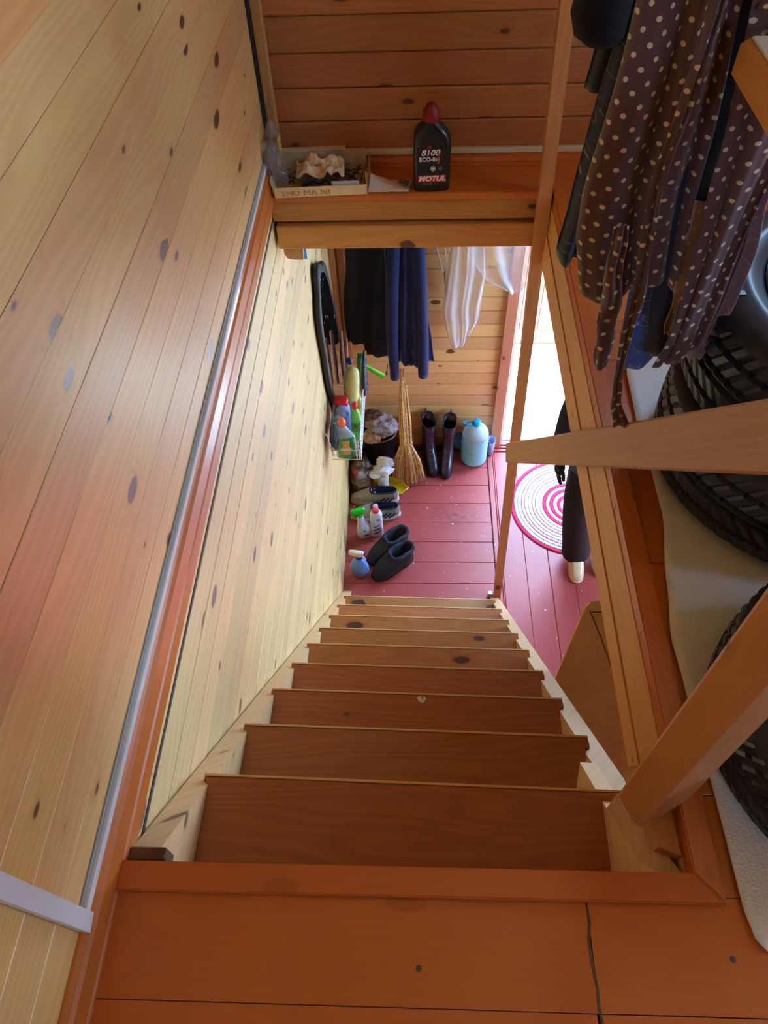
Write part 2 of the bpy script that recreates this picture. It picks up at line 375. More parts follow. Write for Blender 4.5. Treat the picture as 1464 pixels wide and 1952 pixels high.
# --- upper floor: slab with the stair opening, painted boards on top
HX0, HX1, HY0, HY1 = -.447, .402, .245, 2.10
b = BM(); box(b, -.50, 3.0, FY0, HY0-.006, -.205, -.026); box(b, HX1+.03, 3.0, HY0-.006, 2.36, -.205, -.026); box(b, -.47, HX1+.03, 2.15, 2.36, -.17, -.026)
fu = struct('floor_upper', b, 'dark')
y0 = .0735
def frow(ya, yb, xa, xb):
    plank(fu, ((xa+xb)/2, (ya+yb)/2, -.026), xb-xa, yb-ya, 'orange', 'floor', t=.026, ch=.0007, jit=.0004)
seams = [y0+.1425*k for k in range(-19, 17)]
for a, c in zip(seams, seams[1:]):
    if c > 2.36: c = 2.36
    if a >= HY1-.02: continue
    if c <= HY0+.001:
        if abs(a-y0) < .001 or abs(c-y0) < .001:
            frow(a, c if abs(c-y0) < .001 else c, -.445, .245+(.0 if a > 0.05 else -.003)); frow(a, c, .247, 3.0)
        else: frow(a, c, -.445, 3.0)
    else: frow(a, c, HX1+.002, 3.0)
plank(fu, (1.70, 2.21, -.026), 2.6, .15, 'orange', 'floor', t=.026)
# nail heads in the front boards
for (x, y) in ((.007, .119), (.435, .140), (.62, .03)):
    b = BM(); loft(b, [(0, .0042, .0042), (.0012, .0036, .0036)], n=12); o = obj('nail', b, 'nail', fu); o.location = (x, y, .0002)
# ragged butt joint filler: narrow raised strip beside the joint
b = BM(); vs = []
for i in range(15):
    t = i/14; vs.append(((.2445+random.uniform(-.003, .003)), -.08+.28*t))
poly = [(x-.0015, y) for x, y in vs] + [(x+.0015+random.random()*.001, y) for x, y in reversed(vs)]
prism(b, poly, 'Z', 0, .0008); obj('filler', b, 'header_dk', fu)
# --- ledge on the far side of the opening (same painted boards)
plank(fu, (-.02, 2.178, -.022), .86, .15, 'orange', 'floor', t=.022)
# --- header under the ledge
hd = empty('trim_2', (0, 0, 0), kind='structure')
b = BM(); box(b, -.445, .43, 2.095, 2.14, -.022, -.001, .004); obj('nosing_board', b, 'orange', hd)
b = BM(); box(b, -.445, .40, 2.112, 2.135, -.095, -.022, .003); obj('header_board', b, 'pine_beam', hd)
b = BM(); box(b, -.445, .40, 2.135, 2.16, -.17, -.022); obj('backing', b, 'dark', hd)
b = BM(); box(b, -.437, .40, 2.098, 2.135, -.183, -.104, .004); obj('header_board', b, 'pine_beam', hd)
# --- near face of the opening
hn = empty('trim_3', kind='structure')
b = BM(); box(b, -.44, .40, HY0-.016, HY0-.001, -.19, -.028); obj('header_board', b, 'pine_beam', hn)
# --- side face of the opening: two pale boards with a crack between them
sd = empty('trim_4', kind='structure')
def side_board(zt0, zt1, zb0, zb1, x0, x1):
    b = BM(); Y0, Y1 = HY0, 2.12
    quadstrip(b, [[(x0, Y0, zb0), (x1, Y0, zb0), (x1, Y0, zt0), (x0, Y0, zt0)], [(x0, Y1, zb1), (x1, Y1, zb1), (x1, Y1, zt1), (x0, Y1, zt1)]], cap0=True, cap1=True)
    bmesh.ops.recalc_face_normals(b, faces=b.faces[:]); return b
obj('side_board', side_board(-.026, -.026, -.150, -.118, .402, .43), 'pine_beam_y', sd)
obj('side_board', side_board(-.154, -.121, -.212, -.225, .399, .43), 'pine_beam_y', sd)
# --- painted trim round the opening (mitred)
T0 = .0; T1 = .013
tr = empty('trim_5', kind='structure')
b = BM(); prism(b, [(-.436, .205), (.439, .205), (.402, .245), (-.436, .245)], 'Z', T0, T1); bmesh.ops.bevel(b, geom=[e for e in b.edges if abs(e.verts[0].co.z-e.verts[1].co.z) < 1e-5 and e.verts[0].co.z > .01], offset=.002, segments=2, affect='EDGES'); obj('trim_board', b, 'orange', tr)
b = BM(); prism(b, [(.4395, .2055), (.4395, 2.25), (.4025, 2.25), (.4025, .2455)], 'Z', T0, T1); bmesh.ops.recalc_face_normals(b, faces=b.faces[:]); bmesh.ops.bevel(b, geom=[e for e in b.edges if abs(e.verts[0].co.z-e.verts[1].co.z) < 1e-5 and e.verts[0].co.z > .01], offset=.002, segments=2, affect='EDGES'); obj('trim_board', b, 'orange_y', tr)
# --- baseboards upstairs
def base_profile(x, h, out):   # moulded section (offset from the wall, z)
    return [(0, 0), (out, 0), (out, h*.32), (out*.82, h*.36), (out*.95, h*.42), (out*.8, h*.75), (out*.45, h*.82), (out*.55, h*.88), (out*.3, h), (0, h)]
b = BM(); prism(b, [(-.445+o, z-.028) for o, z in base_profile(0, .106, .014)], 'Y', FY0, 2.262); bmesh.ops.recalc_face_normals(b, faces=b.faces[:]); struct('baseboard_left', b, 'orange_y')
b = BM(); prism(b, [(2.27-o, z) for o, z in base_profile(0, .036, .02)], 'X', -.43, 3.0); bmesh.ops.recalc_face_normals(b, faces=b.faces[:]); struct('baseboard_far', b, 'orange')
# corner trim between side and far wall, upstairs
b = BM(); box(b, -.443, -.412, 2.242, 2.268, .0, ZU, .003); struct('trim_6', b, 'pine_beam_z')
b = BM(); box(b, -.4448, -.4432, 2.20, 2.268, .08, ZU); struct('corner_gap_shade', b, 'dark')  # dark strip painting the shaded gap beside the corner trim

# --- lower room shell
b = BM()
for (x0, x1, z0, z1) in ((-.6, .535, ZL-.2, -.2), (1.42, LX1+.1, ZL-.2, -.2), (.535, 1.42, -.46, -.2)): box(b, x0, x1, 3.336, 3.42, z0, z1)
wfl = struct('wall_far_lower', b, 'slab')
for k in range(26):
    zc = -.21-.0893*k-.0446-.003
    if zc < ZL-.01: break
    if zc-.045 < ZL: pass
    plank(wfl, (.047, 3.335, zc), .93, .0893, 'pine_hall', 'far', ch=.004)
    plank(wfl, (2.02, 3.335, zc), 1.14, .0893, 'pine_hall', 'far', ch=.004)
    if zc > -.47: plank(wfl, (.98, 3.335, zc), .86, .0893, 'pine_hall', 'far', ch=.004)
# plain right and rear walls of the hall
b = BM()
for (ya, yb, z0, z1) in ((LY0, 1.3, ZL-.2, -.2), (2.9, 3.42, ZL-.2, -.2), (1.3, 2.9, ZL-.2, -1.55), (1.3, 2.9, -.45, -.2)): box(b, LX1, LX1+.1, ya, yb, z0, z1)
wrl = struct('wall_right_lower', b, 'slab')
b = BM(); box(b, -.6, LX1+.1, LY0-.1, LY0, ZL-.2, -.2); wbl = struct('wall_rear_lower', b, 'slab')
for k in range(26):
    zc = -.25-.0893*k
    if zc < ZL: break
    if -1.55 < zc < -.45: plank(wrl, (LX1-.001, .05, zc), 2.5, .0893, 'pine_hall', 'right'); plank(wrl, (LX1-.001, 3.105, zc), .41, .0893, 'pine_hall', 'right')
    else: plank(wrl, (LX1-.001, 1.06, zc), 4.5, .0893, 'pine_hall', 'right')
    if 1: plank(wbl, (1.1, LY0+.001, zc), 3.0, .0893, 'pine_hall', 'rear')
b = BM(); box(b, -.46, LX1+.1, 2.15, 3.33, -.205, -.180); struct('ceiling_lower', b, 'pine_hall')
b = BM(); box(b, -.6, LX1+.1, 2.361, 3.45, -.206, -.15); struct('trim_12', b, 'slab')
b = BM(); box(b, -.6, LX1+.1, LY0-.1, 3.45, ZL-.2, ZL-.026); fl = struct('floor_lower', b, 'dark')
ys = [2.116+.1455*k for k in range(-23, 9)]
for a, c in zip(ys, ys[1:]):
    if a > 3.3: break
    c = min(c, 3.33)
    plank(fl, (.026, (a+c)/2, ZL-.025), .874, c-a, 'maroon', 'floor', t=.025, ch=.002)
plank(fl, (.4825, 1.09, ZL-.025), 4.44, .035, 'maroon', 'floor_y', t=.031, ch=.004)
x = .5015
while x < LX1:
    w = .0095 if x < .505 else .1343; 
    plank(fl, (x+w/2, 1.06, ZL-.025), 4.5, w, 'maroon', 'floor_y', t=.025, ch=.002); x += w
wn = empty('window_3', (LX1+.05, 2.1, -1.55), kind='structure')
b = BM(); box(b, -.03, .03, -.80, -.74, 0, 1.1); box(b, -.03, .03, .74, .80, 0, 1.1); box(b, -.03, .03, -.74, .74, 0, .06); box(b, -.03, .03, -.74, .74, 1.04, 1.1); box(b, -.02, .02, -.03, .03, .06, 1.04)
obj('window_frame', b, 'white_pl', wn)
# door: casing, white frame, threshold mouldings
dr = empty('door_1', (.98, 3.32, ZL), kind='structure')
b = BM(); box(b, -.494, -.428, -.022, 0, 0.012, 2.08, .004); obj('casing', b, 'jamb', dr)
b = BM(); box(b, .43, .495, -.022, 0, 0.012, 2.08, .004); obj('casing', b, 'jamb', dr)
b = BM(); box(b, -.494, .495, -.022, 0, 2.08, 2.145, .004); obj('casing', b, 'jamb', dr)
b = BM(); box(b, -.445, -.415, 0, .10, 0, 2.03); box(b, .41, .44, 0, .10, 0, 2.03); box(b, -.415, .41, 0, .10, 1.99, 2.03); obj('door_frame', b, 'white_pl', dr)
b = BM(); box(b, -.415, .41, .03, .13, -.02, .035, .004); obj('sill', b, 'white_pl', dr)
for i, (ya, yb, zt) in enumerate(((-.048, -.030, .010), (-.028, -.010, .018), (-.008, .026, .026))):
    b = BM(); box(b, -.47, .47, ya, yb, .0, zt, .003); obj('threshold', b, 'maroon', dr)
# corner boards where the side wall meets the far hall wall
c6 = empty('trim_8', kind='structure')
b = BM(); box(b, -.432, -.405, 3.24, 3.32, ZL, -.21, .003); obj('corner_board', b, 'pine_beam_z', c6)
b = BM(); box(b, -.402, -.362, 3.292, 3.32, ZL, -.21, .003); obj('corner_board', b, 'pine_beam_z', c6)
b = BM(); box(b, -.405, .48, 3.308, 3.32, ZL, ZL+.022, .003); struct('baseboard_lower', b, 'maroon')
# --- outside
def ground_mat():
    T = NT('pale concrete yard'); tc = T.n('ShaderNodeTexCoord').outputs['Object']
    n = T.n('ShaderNodeTexNoise', inp={0: tc, 'Scale': 9.0, 'Detail': 6.0}).outputs[0]
    g = T.n('ShaderNodeTexNoise', inp={0: tc, 'Scale': 5.0, 'Detail': 5.0, 'Roughness': .8}).outputs[0]
    c = T.mix(n, srgb(196, 194, 186), srgb(226, 224, 218)); c = T.mix(T.rng(g, .68, .74), c, srgb(104, 140, 110))
    T.set('Base Color', c); T.set('Roughness', .9); return T.m
M['yard'] = ground_mat()
b = BM(); box(b, -6, 10, 3.425, 16, ZL-.30, ZL-.10); struct('floor_outside', b, 'yard')
pw = empty('wall_porch', (1.2, 4.47, ZL-.10), kind='structure')
b = BM(); box(b, -1.5, 1.5, .02, .06, .12, .95); obj('backing', b, 'slab', pw)
for k in range(22):
    mt = Matrix(((0, 1, 0), (0, 0, -1), (-1, 0, 0))).to_4x4(); mt.translation = Vector((-1.44+.135*k, .02, .53))
    obj('plank', plank_mesh(.84, .134, .018, .003, 'porch'), None, pw, mw=mt)
b = BM(); box(b, -1.5, 1.5, -.03, .0, .06, .11, .003); obj('flashing', b, 'metal', pw)
b = BM(); box(b, -1.5, 1.5, -.01, .03, 0, .06); obj('sill', b, 'porch', pw)

# ================================================================== STAIRCASE
st = empty('staircase', (0, .25, 0), label='steep varnished wooden staircase with nine open treads going down to the maroon hall floor', cat='staircase')
stm = Matrix.Translation((0, -.25, 0))
def S(i): return (-.405+.0036*(i-1), .456+.1968*(i-1), -.246*i)
SK = -.0225
def stringer(xa, xb, y_from, y_to, zcap):
    """sloping plank; xa/xb are offsets from the tread's end at step one; sheared along with the wall"""
    b = BM(); sl = .246/.1968
    def top(y): return -.246 - (y-(.456-.020))*sl
    rings = []
    poly = []
    yt = y_from
    poly = [(y_from, min(zcap, top(y_from))), (y_to-.0, top(y_to)), (y_to-.03, max(top(y_to)-.06, ZL)), (y_to-.20, ZL if top(y_to)-.06 < ZL+.05 else top(y_to)-.2), (y_from, top(y_from)-.30)]
    def P(y, z, o): return (o + .0183*(y-.456), y-.25+SK*(o+.4), z)
    quadstrip(b, [[P(y, z, xa) for y, z in poly], [P(y, z, xb) for y, z in poly]], cap0=True, cap1=True)
    bmesh.ops.recalc_face_normals(b, faces=b.faces[:])
    return b
obj('stringer', stringer(-.4385, -.394, .262, 2.21, -.012), 'string', st)
obj('stringer', stringer(.384, .43, .46, 2.14, -.30), 'string', st)
obj('stringer', stringer(.350, .384, .27, .56, -.04), 'string', st)
knots_i = 0
for i in range(1, 10):
    x0, y, z = S(i); x1 = x0+.80
    b = BM(); D = .205; t = .036; g = .010; ny = .028
    pl = [(x0, y-ny), (x0+g, y-ny), (x0+g, y-D), (x1-g, y-D), (x1-g, y-ny), (x1, y-ny), (x1, y-.004), (x1-.003, y), (x0+.003, y), (x0, y-.004)]
    cx, cy = (x0+x1)/2, y
    pl = [(px-cx, py-cy+SK*(px-x0)) for px, py in pl]
    prism(b, pl, 'Z', -t, 0)
    ed = [e for e in b.edges if e.verts[0].co.z > -.001 and e.verts[1].co.z > -.001 and min(e.verts[0].co.y, e.verts[1].co.y) > -.03]
    bmesh.ops.bevel(b, geom=ed, offset=.0065, segments=3, affect='EDGES')
    b.normal_update()
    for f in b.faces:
        if f.normal.y > .12 and f.normal.z > .02 and f.calc_center_median().y > -.03 and f.calc_center_median().z > -.02: f.material_index = 1  # highlight colour painted on the rounded nosing faces
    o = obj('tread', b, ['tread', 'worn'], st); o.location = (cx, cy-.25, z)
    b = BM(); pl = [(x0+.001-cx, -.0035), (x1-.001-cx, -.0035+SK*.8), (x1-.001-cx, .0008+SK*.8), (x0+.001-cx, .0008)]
    prism(b, pl, 'Z', -.016, .0007); o = obj('nosing_highlight', b, 'worn', st); o.location = (cx, cy-.25, z)  # thin pale strip added as the nosing's bright line
# white scrap stuck on the third tread
b = BM(); prism(b, [(0, 0), (.012, .004), (.016, -.01), (.02, .006), (.026, -.004), (.018, -.016), (.006, -.012)], 'Z', 0, .002)
o = obj('paper_scrap', b, 'white_pl', None, label='tiny white scrap of paper lying on the third stair tread', cat='scrap'); o.location = (.006, .828, -.7378)
# wooden packers and rough blocks at the head of the stairs
b = BM(); box(b, -.432, -.375, .249, .268, -.05, -.004, .002); obj('packer', b, 'header_dk', st, mw=stm)
blk = BM()
for s in range(1): 
    quadstrip(blk, [[(.350, .262, -.06), (.40, .252, -.03), (.40, .252, -.2), (.35, .262, -.2)], [(.352, .34, -.10), (.37, .33, -.08), (.37, .33, -.22), (.352, .34, -.22)], [(.350, .40, -.14), (.362, .40, -.13), (.362, .40, -.24), (.35, .40, -.24)]], cap0=True, cap1=True)
bmesh.ops.recalc_face_normals(blk, faces=blk.faces[:]); obj('rough_block', blk, 'string', st, mw=stm)
b = BM(); quadstrip(b, [[(.372, .29, -.03), (.400, .275, -.02), (.400, .275, -.06), (.372, .29, -.06)], [(.352, .415, -.045), (.400, .42, -.025), (.400, .42, -.08), (.352, .415, -.09)]], cap0=True, cap1=True)
bmesh.ops.recalc_face_normals(b, faces=b.faces[:]); obj('packer', b, 'rail_wood', st, mw=stm)

# ================================================================== RAILING
rl = empty('stair_railing', (.37, .35, -.03), label='plain timber railing with thick corner post, sloping handrail and thin long post beside the stairs', cat='railing')
def at(parent, p): return tuple(Vector(p) - Vector(parent.location))
# newel: square post with chamfered edges
b = BM(); box(b, -.041, .041, -.028, .028, 0, .826, .005); o = obj('corner_post', b, 'pine_beam_z', rl, label='thick square corner post with chamfered edges'); o.location = at(rl, (.369, .357, -.03)); o.rotation_euler = (0, 0, .42)
# handrail: follows the stair slope
p0 = Vector((.392, .40, .771)); p1 = Vector((.384, 2.04, -1.092))
d = (p1-p0).normalized(); u = Vector((1, 0, 0)); v = d.cross(u).normalized()
b = BM()
def rr(p, h, w): return [p - u*w/2 - v*h/2, p + u*w/2 - v*h/2, p + u*w/2 + v*h/2, p - u*w/2 + v*h/2]
rings = []
for t in (0, .2, .4, .6, .8, 1):
    p = p0.lerp(p1, t); rings.append([q - Vector(rl.location) for q in rr(p, .083 - .004*t, .030)])
quadstrip(b, rings, cap0=True, cap1=True); bmesh.ops.recalc_face_normals(b, faces=b.faces[:])
hr = obj('handrail', b, 'rail_wood', rl); hr.modifiers.new('edge', 'BEVEL').width = .004
# long thin post from the hall floor up to the upper room
q0 = Vector((.462, 2.175, ZL)); q1 = Vector((.345, 2.035, .95)); s = .019
b = BM(); quadstrip(b, [[(q0+Vector((a*s, c*s, 0)))-Vector(rl.location) for a, c in ((-1,-1),(1,-1),(1,1),(-1,1))], [(q1+Vector((a*s, c*s, 0)))-Vector(rl.location) for a, c in ((-1,-1),(1,-1),(1,1),(-1,1))]], cap0=True, cap1=True)
bmesh.ops.recalc_face_normals(b, faces=b.faces[:]); obj('thin_post', b, 'pine_beam_z', rl, label='long thin square post')
b = BM(); box(b, -.012, .012, -.01, .01, 0, .03); o = obj('paper_packing', b, 'white_pl', rl); o.location = at(rl, (.425, 2.185, ZL))
# top rail running beside the opening
b = BM(); box(b, .362, .470, -.55, .935, .797, .840, .006); bmesh.ops.translate(b, verts=b.verts, vec=-Vector(rl.location)); obj('top_rail', b, 'pine_beam_y', rl, label='wide flat top rail with glossy varnish')
b = BM(); box(b, .371, .461, -.54, .927, .840, .843, .001); bmesh.ops.translate(b, verts=b.verts, vec=-Vector(rl.location)); obj('white_strip', b, plain('white glossy strip', (226, 232, 240), .15, coat=.4), rl, label='added glossy white strip on the top rail')  # white strip added for the bright reflection missing from the rail's varnish
b = BM(); box(b, -.03, .03, -.03, .03, 0, .797, .004); o = obj('rail_post', b, 'pine_beam_z', rl); o.location = at(rl, (.44, -.3, .0))

# ================================================================== UPSTAIRS THINGS
# cable trunking
def trunk(pts, w, h, face):
    b = BM()
    return b
b = BM(); box(b, -.4445, -.4355, .155, 2.20, .0795, .0925, .0015); o = obj('cable_trunking', b, 'white_pl', label='long white plastic cable trunking running just above the orange side baseboard', cat='cable trunking', group=None)
b = BM(); box(b, -.4448, -.4425, .155, 2.20, .0930, .1010); obj('cover_lip', b, plain('grey plastic lip', (150, 152, 150), .5), o)
b = BM()
quadstrip(b, [[(-.4445, .142, .070), (-.433, .142, .070), (-.433, .166, .074), (-.4445, .166, .074)], [(-.4445, .128, .78), (-.433, .128, .78), (-.433, .152, .78), (-.4445, .152, .78)]], cap0=True, cap1=True)
bmesh.ops.recalc_face_normals(b, faces=b.faces[:]); obj('cable_trunking', b, 'white_pl', label='short white plastic trunking climbing the pale side wall beside the camera end', cat='cable trunking')
b = BM(); box(b, -.40, 2.9, 2.256, 2.2695, .0375, .0535, .0015); obj('cable_trunking', b, plain('cream plastic', (206, 188, 150), .5), label='cream plastic cable trunking along the far wall behind the oil bottle', cat='cable trunking')

# --- shallow cardboard tray with odds and ends
M['card'] = plain('cream cardboard', (214, 190, 140), .8, noise_amt=.06, nscale=30)
M['card_in'] = plain('grey cardboard inside', (176, 152, 122), .85, noise_amt=.1, nscale=25)
M['card_br'] = plain('brown cardboard', (176, 132, 84), .85, noise_amt=.06, nscale=20)
tray = empty('cardboard_tray', (-.286, 2.165, .0005), .055, label='shallow open cream cardboard box of screws, paper and pliers on the ledge', cat='box')
def wallq(b, p, q, t0, h): pass
w2, d2, hh = .137, .072, .045
b = BM(); box(b, -w2, w2, -d2, d2, 0, .002); obj('box_bottom', b, 'card_in', tray)
def leanpanel(name, a, c, out, h, mat):
    b = BM(); a, c, out = Vector(a), Vector(c), Vector(out); t = out.normalized()*.0022
    top = Vector((0, 0, h)) + out
    quadstrip(b, [[a, c, c+top, a+top], [a+t, c+t, c+top+t, a+top+t]], cap0=True, cap1=True); bmesh.ops.recalc_face_normals(b, faces=b.faces[:])
    return obj(name, b, mat, tray)
leanpanel('box_side', (-w2, -d2, 0), (w2, -d2, 0), (0, -.010, 0), .036, 'card')
leanpanel('box_side', (-w2, d2, 0), (w2, d2, 0), (0, .014, 0), .060, 'card_in')
leanpanel('box_side', (-w2, -d2, 0), (-w2, d2, 0), (-.010, 0, 0), .052, 'card')
leanpanel('box_side', (w2, -d2, 0), (w2, d2, 0), (.010, 0, 0), .050, 'card_in')
b = BM(); box(b, -w2-.010, w2*.55, d2+.010, d2+.030, .060, .062); obj('box_rim', b, 'card', tray)
b = BM(); box(b, -w2-.026, -w2-.008, -d2*.5, d2+.03, .050, .0535); obj('box_rim', b, 'card', tray)
text('lettering', 'SHU MA NI', .022, plain('brown print', (176, 126, 84), .8), tray, (-.045, -d2-.0105, .017), (PI/2-.27, 0, 0), sx=1.35)
M['steel'] = plain('dull steel', (120, 112, 104), .4, metal=.9, noise_amt=.3)
M['blk'] = plain('black plastic', (22, 22, 24), .45)
M['paper'] = plain('crumpled paper', (226, 196, 156), .85, noise_amt=.07, nscale=30, bump=.3)
def cr_paper(u, v):
    x = -.075+.145*u; y = -.02+.075*v
    return (x, y, .036+.026*noise.noise(Vector((u*5, v*4, 1.3)))+.012*noise.noise(Vector((u*13, v*9, 2))) + .02*math.sin(u*PI)*v)
cloth('crumpled_paper', cr_paper, 34, 18, 'paper', tray, thick=.0012)
pl_ = BM(); tube(pl_, [(-.055, -.045, .014), (-.03, -.025, .03), (-.005, -.035, .022), (.02, -.026, .03), (.035, -.05, .014)], [.007, .010, .007, .009, .005], 8); tube(pl_, [(-.06, -.05, .012), (-.035, -.05, .02), (0, -.046, .014)], .006, 8)
obj('pliers', pl_, 'blk', None, label='black-handled pliers lying among the papers in the cardboard box', cat='pliers', smooth=True).matrix_world = Matrix.Translation(tray.location) @ Matrix.Rotation(.055, 4, 'Z')
b = BM()
for i in range(70):
    a = random.uniform(0, 2*PI); x = random.uniform(.03, .125) if i < 50 else random.uniform(-.13, -.08); y = random.uniform(-.06, .05); z = random.uniform(.004, .03); L = random.uniform(.012, .03)
    e = Vector((math.cos(a)*L, math.sin(a)*L, random.uniform(-.003, .008))); tube(b, [(x, y, z), Vector((x, y, z))+e], .0018, 5); tube(b, [(x, y, z), Vector((x, y, z))+e*.12], .0035, 6)
obj('screws', b, plain('dark old screws', (70, 52, 44), .5, metal=.6), tray, kind='stuff')
b = BM(); box(b, .03, .115, -.058, -.046, .022, .030, .001); o = obj('plastic_strip', b, 'white_pl', tray)
# --- torn sheet of paper with debris
def sheetp(u, v):
    x = -.148+.125*u+.02*v*(u-.3); y = 2.105+.068*v
    return (x, y, .003+.004*abs(noise.noise(Vector((u*4, v*4, 5))))+(.028*max(0, .5-u)*v*2 if v > .2 else 0))
pp = cloth('paper_sheet', sheetp, 16, 10, plain('white paper', (226, 206, 186), .8), None, thick=.0008, label='creased white paper sheet with scraps on it between box and oil bottle', cat='paper')
b = BM()
for i in range(14):
    blob(b, (-.07+random.uniform(0, .045), 2.115+random.uniform(0, .035), .014), (random.uniform(.004, .009), random.uniform(.004, .008), random.uniform(.003, .006)), seed=i, sub=1, amp=.4)
obj('debris', b, plain('brown scraps', (130, 92, 62), .8), pp, kind='stuff')
# --- engine oil bottle
oil = empty('oil_bottle', (.046, 2.135, .0005), .05, label='black one litre engine oil bottle with red cap standing on the far ledge', cat='bottle')
M['oilblk'] = plain('black glossy plastic', (20, 19, 20), .32, coat=.2)
b = BM(); hx, hy = .054, .030
loft(b, [(0, hx*.93, hy*.9, 0, 0, .45), (.004, hx, hy, 0, 0, .45), (.118, hx*1.0, hy, 0, 0, .42), (.150, hx*.99, hy, 0, 0, .45), (.168, hx*.86, hy*.95, -.004, 0, .5), (.184, hx*.62, hy*.85, -.005, 0, .6), (.192, .024, .022, -.004, 0, .9), (.200, .021, .021, -.004, 0, 1)], n=40)
obj('bottle_body', b, 'oilblk', oil, smooth=True)
b = BM(); loft(b, [(.196, .0225, .0225, -.004, 0), (.200, .0235, .0235, -.004, 0), (.226, .0225, .0225, -.004, 0), (.232, .015, .015, -.004, 0), (.240, .013, .013, -.004, 0)], n=28); obj('cap', b, plain('red cap', (132, 16, 18), .5), oil, smooth=True)
M['wprint'] = plain('white print', (228, 228, 228), .6); M['rprint'] = plain('red print', (206, 24, 28), .55)
f = -hy-.0004
b = BM(); box(b, -.046, .046, f-.0002, f+.002, .020, .132); obj('label', b, plain('black label', (26, 24, 26), .4), oil)
text('lettering', '8100', .024, 'wprint', oil, (-.007, f-.0004, .118), (PI/2, 0, 0), shear=.25, bold=.0004, sx=1.1)
text('lettering', 'ECO-lite', .0165, 'wprint', oil, (-.009, f-.0004, .099), (PI/2, 0, 0), bold=.0004)
b = BM(); box(b, -.041, .040, f-.0008, f+.001, .032, .052, .0004); obj('red_panel', b, 'rprint', oil)
text('lettering', 'MOTUL', .0205, 'wprint', oil, (-.0005, f-.0012, .042), (PI/2, 0, 0), shear=.2, bold=.0007, sx=1.12)
b = BM(); tube(b, [(.002+.0065*math.cos(a), f-.0005, .072+.0065*math.sin(a)) for a in [2*PI*k/20 for k in range(21)]], .0011, 5); box(b, -.001, .005, f-.001, f, .069, .075); obj('emblem', b, 'wprint', oil)
b = BM(); tube(b, [(.024+.006*math.cos(a), f-.0003, .072+.006*math.sin(a)) for a in [2*PI*k/20 for k in range(21)]], .0008, 5); box(b, .020, .028, f-.0006, f, .0695, .0745); obj('emblem', b, plain('grey print', (96, 92, 90), .6), oil)
text('lettering', '0W-20   1 L', .0075, plain('small grey print', (140, 138, 136), .6), oil, (-.004, f-.0004, .0265), (PI/2, 0, 0), sx=1.2)
b = BM(); box(b, -.014, -.004, f-.0008, f, .131, .138); obj('flame_print', b, bpy.data.materials.get('orange print') or plain('orange print', (150, 60, 24), .5), oil); b = BM(); box(b, .014, .021, f-.0008, f, .086, .118); obj('flame_print', b, plain('orange print', (150, 60, 24), .5), oil)
# --- plastic bag hanging in the corner
def clear(name, col, alpha, rough=.15):
    T = NT(name); T.set('Base Color', srgb(*col)); T.set('Roughness', rough); T.set('Alpha', alpha); T.set('Specular IOR Level', .8); return T.m
M['bagclear'] = clear('clear bag film', (176, 160, 156), .38)
bagp = empty('plastic_bag', (-.415, 2.12, .02), label='clear plastic bag of small dark and yellow items hanging in the corner above the ledge', cat='bag')
b = BM(); blob(b, (-.012, .0, .085), (.034, .03, .052), 3, .22, 3.5, 3); blob(b, (.004, .02, .018), (.030, .024, .036), 5, .25, 3, 3); blob(b, (-.0, .045, .12), (.022, .015, .05), 9, .35, 4, 3); obj('bag_film', b, 'bagclear', bagp)
b = BM(); blob(b, (-.008, 0.0, .083), (.020, .018, .034), 8, .15, 3, 2); obj('dark_item', b, plain('blue grey item', (52, 60, 76), .4), bagp)
b = BM(); box(b, .014, .019, .02, .05, .07, .13, .001); obj('yellow_label', b, plain('yellow label', (196, 176, 42), .5), bagp)
b = BM(); tube(b, [(-.004, .03, .11), (-.006, .07, .17), (-.006, .12, .22)], .0015, 5); obj('bag_string', b, 'bagclear', bagp)
# --- floor foam sheet
def foam_mat():
    T = NT('white foam sheet'); g = T.n('ShaderNodeTexCoord').outputs['Object']
    n = T.n('ShaderNodeTexNoise', inp={0: g, 'Scale': 220.0, 'Detail': 2.0}).outputs[0]; n2 = T.n('ShaderNodeTexNoise', inp={0: g, 'Scale': 5.0, 'Detail': 2.0}).outputs[0]
    T.set('Base Color', T.mix(n2, srgb(222, 218, 212), srgb(236, 234, 232))); T.set('Roughness', .45); T.set('Sheen Weight', .2)
    T.bump(n, .5, .003); return T.m
M['foam'] = foam_mat()
FB = [(1.62, .560), (1.40, .500), (1.295, .484), (1.10, .480), (1.02, .487), (.90, .487), (.74, .463), (.62, .448), (.54, .452), (.45, .455), (.36, .4595), (.266, .461), (.20, .462), (.165, .468), (.148, .482)]
def fb(y):
    if y >= FB[0][0]: return FB[0][1]
    for (ya, xa), (yb, xb) in zip(FB, FB[1:]):
        if yb <= y <= ya:
            t = (ya-y)/(ya-yb); return xa+(xb-xa)*(t*t*(3-2*t)*.5+t*.5)
    return FB[-1][1]
def foam(u, v):
    y = .148+(1.62-.148)*v; x0 = fb(y); x = x0+(1.45-x0)*u
    if v < .12: y = .148 + (1.62-.148)*v + .05*(u**.7)*(1-v/.12)*0 + .02*math.sin(u*9)*(1-v/.12)
    e = math.exp(-u*40)
    return (x, y, .0045+.004*(.5+.5*math.sin(y*11))*e+.0025*(.5+.5*noise.noise(Vector((x*7, y*7, 0)))))
cloth('foam_sheet', foam, 60, 90, 'foam', None, thick=.003, uvs=(1, 1.5), label='white foam underlay sheet spread on the orange floor beneath the tyres', cat='foam sheet')

